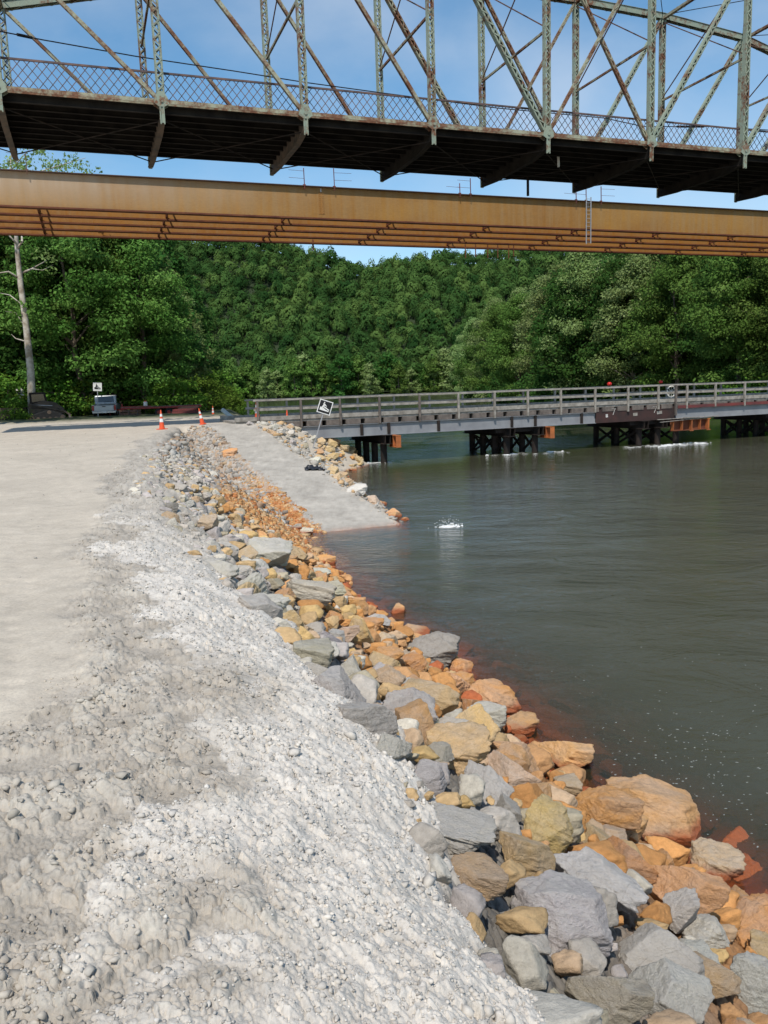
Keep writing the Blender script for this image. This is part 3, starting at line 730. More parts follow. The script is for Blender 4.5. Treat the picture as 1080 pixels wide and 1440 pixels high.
# orange stub girders lying along the third bent
a, b = xs_at(944, -1.5, -.8), xs_at(994, -1.5, -.8)
m = MB()
for z in (-1.36, -2.02): m.beam(xp(a, -.8, z), xp(b, -.8, z), .30, .035)
m.beam(xp(a, -.7, -1.69), xp(b, -.7, -1.69), .03, .62); m.build('orange_stub_girder', M['cortendark'], tmp); m = MB()  # web and flanges dark beside orange stiffeners: flange shade put into the colour
for f in (0.02, .27, .52, .77, .98):
    m.beam(xp(a+(b-a)*f, -.86, -2.0), xp(a+(b-a)*f, -.86, -1.38), .035, .24, up=NB)
m.build('orange_stiffeners', M['orangebeam'], tmp)
for f, h in ((.52, 1), (1.0, 1)):
    m = MB(); sx = a+(b-a)*f
    for z in (-1.33, -2.06): m.beam(xp(sx-.14, -.98, z), xp(sx+.14, -.98, z), .05, .06)
    m.beam(xp(sx, -.98, -2.04), xp(sx, -.98, -1.34), .07, .05, up=NB); m.build('orange_beam_end', M['orangebeam'], tmp)
for dz, a0, b0 in ((0, 928, 1010), (.06, 924, 985), (.10, 960, 1012)):
    m = MB(); a_, b_ = xs_at(a0, -1.3, -1), xs_at(b0, -1.3, -1); m.beam(xp(a_, -1.0-dz, -1.28+dz-.12*(1 if dz == 0 else 0)), xp(b_, -.9, -1.22+dz*.3), .14, .035); m.build('loose_plank', M['timber'], tmp)
# red warning lamps and white wheel-shaped ring on the railing: separate things
for px, off, lab in ((857, 0, 'red lamp on the timber railing above the first white seven'), (929, XW, 'red lamp on the railing left of the white ring')):
    s = xs_at(px, RT, off); t = empty('warning_lamp', tuple(float(q) for q in xp(s, off, RT+.06)), lab, 'lamp', 'red warning lamps on the temporary bridge railing')
    m = MB(); m.tube([xp(s, off, RT+.05), xp(s, off, RT+.12)], .07, 10); m.build('lamp_base', M['black'], t)
    m = MB(); m.tube([xp(s, off, RT+z) for z in (.12, .16, .28, .34)], [.09, .15, .15, .07], 12); m.build('lamp_lens', M['redlamp'], t, smooth=True)
s = xs_at(944, .5, .15); c = xp(s, .15, .52)
lr = empty('ring_buoy', tuple(float(q) for q in c), 'pale ring hanging on the timber railing beside the dark joint post', 'ring')
m = MB(); m.tube([c+UB*math.cos(a)*.33+np.array([0, 0, math.sin(a)*.36]) for a in np.linspace(0, 2*math.pi, 25)], .045, 8, False); m.build('ring', M['white'], lr, smooth=True)
m = MB()
for i in range(4): a = i*math.pi/4; m.tube([c+UB*math.cos(a)*.33+np.array([0, 0, math.sin(a)*.36]), c-UB*math.cos(a)*.33-np.array([0, 0, math.sin(a)*.36])], .012, 5)
m.build('spokes', M['white'], lr)

# ------------------------------------------------------------------ hills
def hill_h(X, Y):
    d = np.maximum(Y-486-.05*np.abs(X), 0)
    top = np.interp(X/np.maximum(Y, 1), [-.9, -.5, -.27, -.12, -.075, -.03, .0, .03, .07, .14, .22, .34, .5, .9], [118, 134, 128, 112, 104, 92, 88, 92, 97, 98, 103, 108, 112, 100])
    spur = 1+.10*np.sin(X*.021+1)+.06*np.sin(X*.047+Y*.01)
    f = np.clip(d/170, 0, 1); return WZ+3+top*(f**1.05)*np.where(f < 1, spur*(1-f)+f, 1)
hx = np.linspace(-620, 620, 150); hy = np.concatenate([np.linspace(484, 660, 60), np.linspace(670, 900, 20)])
HX, HY = np.meshgrid(hx, hy); HZ = hill_h(HX, HY)
i = np.arange(len(hy)-1)[:, None]*len(hx)+np.arange(len(hx)-1)[None]
hq = np.stack([i, i+1, i+len(hx)+1, i+len(hx)], -1).reshape(-1, 4)
M['soil'] = simple('forest_floor', (.018, .034, .012), .95, col2=(.024, .036, .014), scale=.2)
hill = bpy.data.objects.new('hill', npmesh('hill', np.stack([HX, HY, HZ], -1).reshape(-1, 3), hq, M['soil'], smooth=True)); COL.objects.link(hill); tag(hill, kind='structure')

# ------------------------------------------------------------------ foliage
def leaf_quads(cen, nrm, size, r):
    """rhombic leaf sprays; cen (n,3), nrm (n,3)"""
    n = len(cen); a = r.normal(size=(n, 3)); x = np.cross(nrm, a); x /= np.linalg.norm(x, axis=1)[:, None]+1e-9; y = np.cross(nrm, x)
    sx = size[:, None]*r.uniform(.7, 1.2, (n, 1)); sy = size[:, None]*r.uniform(.45, .8, (n, 1))
    v = np.stack([cen-x*sx, cen+y*sy-nrm*sx*.15, cen+x*sx, cen-y*sy-nrm*sx*.15], 1).reshape(-1, 3)
    return v, np.arange(4*n).reshape(n, 4)
def clump_crown(r, centers, radii, per, leaf, flat=.62, up=.5):
    C, Nn, Sz, T = [], [], [], []
    for c, R in zip(centers, radii):
        n = max(6, int(per*R*R)); d = r.normal(size=(n, 3)); d /= np.linalg.norm(d, axis=1)[:, None]
        rad = R*r.uniform(.35, 1.0, n)**.6; p = d*rad[:, None]; p[:, 2] *= flat
        p[:, 2] += np.where(d[:, 2] > 0, 0, .12*R); p += r.normal(size=(n, 3))*R*.12
        nn = d*.7+r.normal(size=(n, 3))*.55; nn[:, 2] += up; nn /= np.linalg.norm(nn, axis=1)[:, None]
        C.append(c+p); Nn.append(nn); Sz.append(leaf*r.uniform(.6, 1.3, n)); T.append(np.clip(r.normal(.5, .16)+r.normal(0, .13, n), 0, 1))
    C = np.concatenate(C); v, q = leaf_quads(C, np.concatenate(Nn), np.concatenate(Sz), r)
    return v, q, np.repeat(np.concatenate(T), 4)
def crown_points(r, n, H, base, R, shape=1.0):
    """clump centres spread through an uneven crown: limbs in tiers"""
    out = []
    lobes = r.uniform(.72, 1.18, 9); ph = r.uniform(0, 6.28)
    while len(out) < n:
        f = r.uniform(0, 1); a = r.uniform(0, 6.28)
        prof = (math.sin(math.pi*min(1, (f*.93+.07))**.75)**.7)*shape + (1-shape)*(1-f)
        k = lobes[int(((a+ph+f*1.3) % 6.283)/6.2832*9) % 9]
        rr = R*prof*k*math.sqrt(r.uniform(.12, 1)); out.append((rr*math.cos(a), rr*math.sin(a), base+(H-base)*f))
    return np.array(out)
def tree_meshes(seed, H, base, R, nc, per, leaf, lm, bark, tr=.28, cr_=(1.1, 2.0), flat=.6, limbs=14, bend=.6, shape=1.0):
    r = np.random.default_rng(seed); c = crown_points(r, nc, H, base, R, shape); rad = r.uniform(*cr_, nc)
    v, q, T = clump_crown(r, c, rad, per, leaf, flat)
    cm = npmesh('crown', v, q, M[lm], cattrs={'tint': np.stack([T, T, T], 1)})
    mb = MB(); k = 9; bx = r.normal(0, bend, 2)
    tp_ = [np.array([bx[0]*(i/k)**2+.15*math.sin(i*1.3+seed), bx[1]*(i/k)**2+.12*math.cos(i*1.7+seed), -.6+(H*.9+.6)*i/k]) for i in range(k+1)]
    mb.tube(tp_, [tr*(1.25 if i == 0 else 1)*(1-.9*i/k)+.02 for i in range(k+1)], 9)
    idx = r.choice(nc, min(limbs, nc), replace=False)
    for j in idx:
        e = c[j]; zt = max(base*.6, e[2]-.35*np.hypot(e[0], e[1])-.8); i = min(k-1, max(0, (zt+.6)/(H*.9+.6)*k)); a = tp_[int(i)]+(tp_[int(i)+1]-tp_[int(i)])*(i-int(i))
        md = a*.45+e*.55+np.array([0, 0, .25+r.uniform(-.2, .3)]); rr = tr*(1-.8*i/k)*.5
        mb.tube([a, md, e*.97+a*.03, e+(e-a)*.06], [rr, rr*.6, rr*.28, .015], 6)
    o = mb.build('trunk', M[bark]); tm = o.data; bpy.data.objects.remove(o)
    return cm, tm
KIND = {}
KIND['big'] = [tree_meshes(100+i, 20, 2.5, 5.6, 105, 92, .185, 'leafmid', 'bark', .34, (1.1, 2.2), limbs=20) for i in range(3)]
KIND['sycamore'] = [tree_meshes(200+i, 23, 2.0, 6.4, 120, 78, .19, 'leafpale', 'barkpale', .32, (1.0, 2.1), limbs=30, bend=1.4) for i in range(3)]
KIND['dark'] = [tree_meshes(300+i, 20, 1.2, 5.4, 100, 60, .24, 'leafdark', 'bark', .30, (1.2, 2.3), limbs=12) for i in range(2)]
KIND['shore'] = [tree_meshes(400+i, 13, .3, 4.6, 46, 26, .42, ('leafmid', 'leafpale', 'leafdark')[i], 'bark', .22, (1.3, 2.1), limbs=5) for i in range(3)]
KIND['bush'] = [tree_meshes(500+i, 3.0, .1, 1.9, 34, 90, .13, 'leafbright' if i == 0 else 'leaf', 'bark', .06, (.5, .95), limbs=10, bend=.1) for i in range(2)]
KIND['sapling'] = [tree_meshes(600+i, 8, .2, 2.5, 60, 70, .19, 'leafpale', 'bark', .10, (.6, 1.2), limbs=14) for i in range(1)]
def tree(kind, v, x, y, z, s, rz, name, label, group=None, sz=1.0):
    t = empty(name, (x, y, z), label, 'tree' if 'tree' in name else 'bush', group)
    t.rotation_euler = (0, 0, rz); t.scale = (s, s, s*sz)
    cm, tm = KIND[kind][v % len(KIND[kind])]
    for nm, me in (('crown', cm), ('trunk', tm)):
        o = bpy.data.objects.new(nm, me); COL.objects.link(o); o.parent = t
    return t
r = random.Random(5)
def gz(x, y): return zone1(x, y)
def at_px(px, Y): p = at_y(px, 560, Y); return p[0]
# left bank woods behind the machines
gl = 'trees of the left bank woods'
L = [(-60, 74, 'dark', 1.10), (-15, 80, 'dark', 1.15), (30, 86, 'dark', 1.1), (75, 76, 'dark', .95), (105, 84, 'dark', 1.1), (150, 92, 'dark', 1.15), (195, 82, 'dark', .95), (235, 95, 'dark', 1.0), (262, 104, 'dark', .85), (170, 106, 'dark', 1.2), (60, 104, 'dark', 1.35), (-100, 95, 'dark', 1.3), (-40, 112, 'dark', 1.5),
     (115, 73, 'big', .92), (160, 78, 'big', .95), (205, 76, 'big', .84), (80, 80, 'big', 1.05), (0, 80, 'big', 1.0), (185, 96, 'big', 1.05), (-70, 82, 'big', 1.0), (228, 84, 'sycamore', .70), (252, 92, 'sycamore', .60), (150, 112, 'sycamore', 1.05), (208, 112, 'sycamore', .92), (20, 118, 'sycamore', 1.25), (105, 118, 'big', 1.35)]
lab = {'dark': 'dense dark tree in the shade behind the silver pickup and machines', 'big': 'tall mid green broadleaf tree rising behind the parked machines', 'sycamore': 'pale green loose tree at the river end of the left woods'}
for j, (px, Y, kd, s) in enumerate(L):
    x = at_px(px, Y); tree(kd, j, x, Y, gz(x, Y)-.1, s, r.uniform(0, 6), 'woodland_tree', lab[kd], gl+' - '+kd)
# tall pale-trunked tree with its own limbs
def pale_tree():
    base = np.array([at_y(44, 578, 66.3)[0], 66.3, 0.0]); top = at_y(14, 214, 67)
    t = empty('sycamore_tree', tuple(float(q) for q in base), 'tall slender tree with mottled pale trunk and bare white limbs at far left', 'tree')
    tk = MB(); P0 = [base+np.array([0, 0, -.3])]
    for px, py in ((43, 520), (37, 460), (29, 400), (24, 350), (22, 320), (18, 290), (14, 250), (16, 214)): P0.append(at_y(px, py, 66.6))
    tk.tube(P0, [.34, .29, .25, .22, .18, .14, .11, .08, .04], 12)
    for (x0, y0), (x1, y1), (x2, y2), w in (((25, 345), (12, 330), (-6, 322), .10), ((28, 392), (12, 382), (-10, 385), .09), ((28, 385), (45, 378), (66, 366), .10), ((45, 378), (60, 380), (75, 372), .04), ((33, 430), (14, 415), (0, 412), .06), ((24, 350), (31, 340), (30, 322), .12), ((36, 480), (22, 476), (16, 470), .06), ((37, 462), (22, 440), (8, 438), .05), ((18, 290), (48, 262), (88, 236), .09), ((14, 262), (60, 240), (120, 222), .07), ((16, 290), (-20, 262), (-60, 240), .08), ((15, 240), (30, 222), (46, 206), .05), ((22, 320), (60, 300), (110, 262), .08)):
        tk.tube([at_y(x0, y0, 66.6), at_y(x1, y1, 66.6+r.uniform(-1, 1)), at_y(x2, y2, 66.6+r.uniform(-2, 2))], [w, w*.7, w*.25], 7)
    tk.build('trunk', M['barkpale'], t, smooth=True)
    q = np.random.default_rng(77); cs, rs = [], []
    for px, py, w, n in ((20, 232, 40, 24), (75, 232, 45, 26), (125, 236, 30, 15), (-30, 238, 50, 16), (40, 214, 30, 13), (60, 262, 50, 10), (0, 280, 50, 8), (90, 290, 45, 8), (60, 360, 26, 5), (5, 330, 26, 4), (75, 372, 14, 3)):
        for _ in range(n):
            cs.append(at_y(px+q.normal(0, w*.42), py+q.normal(0, 9), 66.8+q.normal(0, 2.2))); rs.append(q.uniform(.3, .7))
    v, qd, T = clump_crown(q, np.array(cs)-base, rs, 50, .13, .8, .2)
    o = bpy.data.objects.new('crown', npmesh('crown', v, qd, M['leafpale'], cattrs={'tint': np.stack([T, T, T], 1)})); COL.objects.link(o); o.parent = t
pale_tree()
# bushes in front of the woods
gb = 'leafy bushes below the left woods'
for j, (px, Y, s, v, lb) in enumerate([(14, 68.5, 1.1, 1, 0), (18, 65.2, .55, 1, 0), (-16, 70, 1.4, 1, 0), (88, 72, 1.1, 1, 0), (62, 72.5, 1.1, 1, 0), (110, 72.5, 1.0, 1, 0), (185, 76, .8, 1, 0), (205, 77, .9, 1, 1), (228, 73, .85, 0, 1), (246, 72, .95, 0, 1), (262, 73, .9, 0, 1), (284, 76, 1.0, 0, 1), (300, 82, .9, 0, 1), (316, 88, .8, 0, 1), (330, 96, .8, 0, 1), (345, 108, .8, 0, 1), (292, 90, 1.3, 0, 1), (312, 100, 1.3, 0, 1), (160, 80, .8, 1, 0), (140, 84, .8, 1, 0)]):
    x = at_px(px, Y); tree('bush', 0, x, Y, gz(x, Y)-.05, s*1.2, r.uniform(0, 6), 'leafy_bush', ('bright green bush at the water edge left of the temporary bridge' if lb else 'mid green bush behind the parked machines'), gb+(' near the river' if lb else ' near the machines'), sz=.85)
for px, Y, s, lb in ((248, 78, .75, 'slender pale green sapling right of the red trailer'), (268, 84, .95, 'taller pale sapling leaning over the river end of the woods'), (225, 79, .6, 'small loose sapling just behind the red trailer')):
    x = at_px(px, Y); tree('sapling', 0, x, Y, gz(x, Y)-.05, s, r.uniform(0, 6), 'sapling_tree', lb)
# right bank trees
gr2 = 'trees of the right bank'
Rr = []
for j in range(46):
    f = r.random(); px = 668+j*10.3+r.uniform(-12, 12)
    Yf = np.interp(px, [650, 700, 780, 880, 1000, 1150], [300, 215, 160, 126, 106, 92])+r.choice([0, 9, 20, 32])
    Rr.append((px, Yf))
for j, (px, Y) in enumerate(Rr):
    x = at_px(px, Y); front = j % 3
    kd = ('sycamore', 'big', 'dark')[front] if px < 1010 else ('big', 'dark', 'big')[front]
    tgt = np.interp(px, [640, 700, 760, 860, 1000, 1100], [452, 395, 352, 322, 300, 285])+r.uniform(-8, 26)
    hgt = at_y(px, tgt, Y)[2]-gz(x, Y); s = max(.45, min(1.35, hgt/(22 if kd != 'sycamore' else 25)))
    tree(kd, j, x, Y, gz(x, Y)-.3, s, r.uniform(0, 6), 'riverside_tree', {'sycamore': 'pale green sycamore-like tree on the right bank behind the temporary bridge', 'big': 'mid green tree on the right bank behind the temporary bridge', 'dark': 'dark green tree on the right bank behind the temporary bridge'}[kd], gr2+' - '+kd)
for j, (px, Y, s, lb) in enumerate([(1062, 92, 1.7, 'bright green bush on the right bank at the edge of the photo'), (1092, 90, 1.9, 'bright green bush just past the right edge bush'), (1030, 99, 1.4, 'small bright bush left of the edge bush on the right bank'), (1000, 104, 1.2, 'low bright bush beneath the dark right bank trees'), (940, 112, 1.1, 'low bright bush behind the ring on the bridge railing'), (868, 124, 1.2, 'low bright bush behind the first red lamp'), (780, 150, 1.5, 'low bright bush at the foot of the pale right bank trees')]):
    x = at_px(px, Y); tree('bush', 0, x, Y, gz(x, Y)-.1, s, r.uniform(0, 6), 'bank_bush', lb)
# row of distinct crowns along the far shore
gf = 'far shore trees at the foot of the hill'
for j in range(44):
    px = 268+j*10.6+r.uniform(-5, 5); Y = r.choice([478, 486, 492]); x = at_px(px, Y); k = r.choice([0, 0, 1, 2, 1])
    tree('shore', k, x, Y, WZ+.6, r.uniform(1.1, 2.0), r.uniform(0, 6), 'shore_tree', ('rounded mid green tree on the far shore', 'pale green tree on the far shore', 'dark green tree on the far shore')[k], gf+(' - mid', ' - pale', ' - dark')[k])
# forested hillside: one mass
def hillside():
    q = np.random.default_rng(9); protos = []
    for i in range(8):
        n = 430; d = q.normal(size=(n, 3)); d[:, 2] = np.abs(d[:, 2])*1.05-.25; d /= np.linalg.norm(d, axis=1)[:, None]
        lob = 1+.16*np.sin(d[:, 0]*4+i)+.20*np.sin(d[:, 1]*5+i*2)+.14*np.sin(d[:, 2]*7+i); p = d*(lob*q.uniform(.86, 1.06, n))[:, None]*np.array([5.0, 5.0, 5.6]); p[:, 2] += 5.0
        nn = d+q.normal(size=(n, 3))*.16; nn /= np.linalg.norm(nn, axis=1)[:, None]
        v, f = leaf_quads(p, nn, q.uniform(.55, 1.0, n), q); protos.append((v, np.repeat(np.clip(q.normal(.5, .07, n), 0, 1), 4)))
    V, TT = [], []; cnt = 0
    for ring in range(30):
        Yc = 490+ring*6.4
        half = Yc*.62; xs = np.arange(-half, half, 7.4)+q.uniform(-3, 3, len(np.arange(-half, half, 7.4)))
        for x in xs:
            y = Yc+q.uniform(-2.6, 2.6); ra = x/y
            if ra < -.36 or ra > .50: continue
            if q.random() < .06: continue
            v, T = protos[q.integers(7)]; a = q.uniform(0, 6.28); s = q.choice([.55, .7, .85, .95, 1.1]); c_, s_ = math.cos(a)*s, math.sin(a)*s
            z = float(hill_h(np.array([x]), np.array([y]))[0])
            V.append(np.stack([v[:, 0]*c_-v[:, 1]*s_+x, v[:, 0]*s_+v[:, 1]*c_+y, v[:, 2]*s*q.uniform(.9, 1.5)+z-.5], 1)); TT.append(np.clip(T*.6+q.normal(.22, .30), 0, 1)); cnt += 1
    V = np.concatenate(V); T = np.concatenate(TT)
    o = bpy.data.objects.new('hillside_forest', npmesh('hillside_forest', V, np.arange(len(V)).reshape(-1, 4), M['leafhill'], cattrs={'tint': np.stack([T, T, T], 1)}))
    COL.objects.link(o); tag(o, 'dense green broadleaf forest covering the far hillside', 'forest', kind='stuff'); print('hill crowns', cnt, 'verts', len(V))
hillside()

# ------------------------------------------------------------------ rocks
import bmesh
def ico(sub):
    bm = bmesh.new(); bmesh.ops.create_icosphere(bm, subdivisions=sub, radius=1.0)
    v = np.array([p.co[:] for p in bm.verts]); f = np.array([[q.index for q in p.verts] for p in bm.faces]); bm.free(); return v, f
IV, IF = ico(6); IV1, IF1 = ico(4); IV0, IF0 = ico(1)
def rock_shape(seed, V, rough=1.0, planes=13, sharp=26):
    r = np.random.default_rng(seed)
    n = r.normal(size=(planes, 3)); n /= np.linalg.norm(n, axis=1)[:, None]; d = r.uniform(.50, .95, planes)
    n = np.concatenate([n, np.eye(3), -np.eye(3)]); d = np.concatenate([d, r.uniform(.72, .98, 6)])
    k = (V@n.T)/d[None]; k = np.maximum(k, 1e-3)
    rad = 1/((k**sharp).sum(1)**(1/sharp))
    P = V*rad[:, None]
    a = fbm(P[:, 0]*1.7+seed, P[:, 1]*1.7+P[:, 2]*1.3, 4, seed % 40+50); b = fbm(P[:, 2]*3.5+seed*3, P[:, 0]*2.2-P[:, 1]*3, 4, seed % 40+60)
    st = np.abs(fbm(P[:, 2]*4+P[:, 0]*.7, P[:, 1]*.8+seed, 3, 71))
    c = fbm(P[:, 0]*7+P[:, 2]*5, P[:, 1]*7-P[:, 2]*4+seed, 3, 83) if len(V) > 50 else 0*a
    P = P*(1+rough*(.06*a+.04*b-.055*st+.022*c)[:, None]); return P
ROCKS = []
def rock_mat():
    m, t, b = newmat('quarry_stone'); oi = N(t, 'ShaderNodeObjectInfo'); v = coords(t)
    ad = N(t, 'ShaderNodeVectorMath', operation='MULTIPLY_ADD'); ad.inputs[1].default_value = (1, 1, 1)
    cx = N(t, 'ShaderNodeCombineXYZ'); m7 = N(t, 'ShaderNodeMath', operation='MULTIPLY'); m7.inputs[1].default_value = 57.0
    t.links.new(oi.outputs['Random'], m7.inputs[0]); t.links.new(m7.outputs[0], cx.inputs[0]); t.links.new(m7.outputs[0], cx.inputs[2])
    t.links.new(v, ad.inputs[0]); t.links.new(cx.outputs[0], ad.inputs[2]); vv = ad.outputs[0]
    big = noise(t, vv, .9, 5, .6, .4); md = noise(t, vv, 3.2, 8, .7); fine = noise(t, vv, 16, 8, .75)
    st = N(t, 'ShaderNodeMapping'); st.inputs['Scale'].default_value = (.8, .8, 5.0); st.inputs['Rotation'].default_value = (.4, .3, 0); t.links.new(vv, st.inputs[0])
    band = noise(t, st.outputs[0], 1.3, 6, .65, .6)
    base = mix(t, ramp(t, big, [(.42, (0, 0, 0)), (.62, (1, 1, 1))]), oi.outputs['Color'], (.36, .33, .30))
    at2 = N(t, 'ShaderNodeHueSaturation', i_Saturation=.85, i_Value=1.22); t.links.new(oi.outputs['Color'], at2.inputs['Color'])
    base = mix(t, .62, base, oi.outputs['Color'])
    base = mix(t, ramp(t, md, [(.50, (0, 0, 0)), (.72, (.75, .75, .75))]), base, at2.outputs[0])
    dk = N(t, 'ShaderNodeHueSaturation', i_Saturation=1.05, i_Value=.62); t.links.new(base, dk.inputs['Color'])
    base = mix(t, ramp(t, band, [(.30, (.6, .6, .6)), (.45, (0, 0, 0))]), base, dk.outputs[0])
    vo = N(t, 'ShaderNodeTexVoronoi', feature='DISTANCE_TO_EDGE', i_Scale=.9); wv = mix(t, .12, vv, N(t, 'ShaderNodeTexNoise', i_Scale=2.2, i_Detail=5.0).outputs['Color'], 'LINEAR_LIGHT'); t.links.new(wv, vo.inputs['Vector'])
    crk = ramp(t, vo.outputs['Distance'], [(.0, (.5, .48, .45)), (.018, (1, 1, 1))])
    base = mix(t, .28, base, crk, 'MULTIPLY')
    base = mix(t, 1.0, base, ramp(t, fine, [(.30, (.82, .81, .80)), (.5, (1.05, 1.05, 1.05)), (.75, (1.2, 1.19, 1.17))]), 'MULTIPLY')
    # pale quarry dust lying on faces that look up, only on the dry grey stones near the spill (object alpha)
    ge = N(t, 'ShaderNodeNewGeometry'); sx = N(t, 'ShaderNodeSeparateXYZ'); t.links.new(ge.outputs['Normal'], sx.inputs[0])
    up = N(t, 'ShaderNodeMapRange', i_From_Min=.35, i_From_Max=.95); t.links.new(sx.outputs[2], up.inputs[0])
    dm = N(t, 'ShaderNodeMath', operation='MULTIPLY'); t.links.new(up.outputs[0], dm.inputs[0]); t.links.new(ramp(t, md, [(.36, (0, 0, 0)), (.60, (1, 1, 1))]), dm.inputs[1])
    dm2 = N(t, 'ShaderNodeMath', operation='MULTIPLY'); t.links.new(dm.outputs[0], dm2.inputs[0]); t.links.new(oi.outputs['Alpha'], dm2.inputs[1])
    base = mix(t, dm2.outputs[0], base, (.54, .505, .46))
    # stones are stained and darker where the river wets them
    sp = N(t, 'ShaderNodeSeparateXYZ'); t.links.new(ge.outputs['Position'], sp.inputs[0])
    wn_ = N(t, 'ShaderNodeMath', operation='MULTIPLY_ADD'); t.links.new(md, wn_.inputs[0]); wn_.inputs[1].default_value = -.12; t.links.new(sp.outputs[2], wn_.inputs[2])
    wt = N(t, 'ShaderNodeMapRange', i_From_Min=WZ+.06, i_From_Max=WZ-.02); t.links.new(wn_.outputs[0], wt.inputs[0])
    base = mix(t, wt.outputs[0], base, (.38, .115, .045))
    t.links.new(base, b.inputs['Base Color'])
    rg = N(t, 'ShaderNodeMapRange', i_To_Min=.88, i_To_Max=.35); t.links.new(wt.outputs[0], rg.inputs[0]); t.links.new(rg.outputs[0], b.inputs['Roughness'])
    b.inputs['Specular IOR Level'].default_value = .25
    h0 = N(t, 'ShaderNodeMath', operation='ADD'); t.links.new(fine, h0.inputs[0]); t.links.new(md, h0.inputs[1]); h = N(t, 'ShaderNodeMath', operation='MULTIPLY_ADD'); t.links.new(crk, h.inputs[0]); h.inputs[1].default_value = .22; t.links.new(h0.outputs[0], h.inputs[2])
    bump(t, b, h.outputs[0], .9, .03); return m
M['rock'] = rock_mat()
for i in range(18):
    V = rock_shape(1000+i*7, IV, 1.0+.6*(i % 3 == 0), 8+(i*5) % 8, (70, 110, 150)[i % 3])
    ROCKS.append(npmesh('rock', V, IF, M['rock'], tris=True, smooth=True))
PALETTE = {'grey': (.47, .425, .37), 'lavender': (.48, .43, .40), 'pale': (.58, .535, .45), 'bluegrey': (.52, .49, .43), 'olive': (.44, .385, .28), 'tan': (.56, .385, .20), 'yellow': (.62, .425, .19), 'orange': (.60, .30, .11), 'salmon': (.60, .335, .155), 'rust': (.42, .125, .05), 'dark': (.25, .215, .18), 'peach': (.56, .40, .26)}
DUST = {'grey': .75, 'lavender': .8, 'pale': .35, 'bluegrey': .5, 'olive': .3, 'tan': .12, 'yellow': .08, 'orange': .03, 'salmon': .03, 'rust': 0, 'dark': .25, 'peach': .2}
placed = []
def rock(p, half, colour, label, group=None, rot=None, k=None, name='boulder', sink=.35):
    k = r.randrange(len(ROCKS)) if k is None else k
    o = bpy.data.objects.new(name, ROCKS[k % len(ROCKS)]); COL.objects.link(o)
    o.location = (p[0], p[1], p[2]+half[2]*(1-sink*2)*.6)
    o.rotation_euler = rot if rot is not None else (r.uniform(-.35, .35), r.uniform(-.35, .35)+.22, r.uniform(0, 6.28))
    o.scale = half
    c = PALETTE[colour]; f = r.uniform(.88, 1.12); o.color = (c[0]*f, c[1]*f*r.uniform(.96, 1.04), c[2]*f*r.uniform(.93, 1.07), DUST[colour])
    tag(o, label, 'rock', group); placed.append((p[0], p[1], max(half[0], half[1])))
    return o
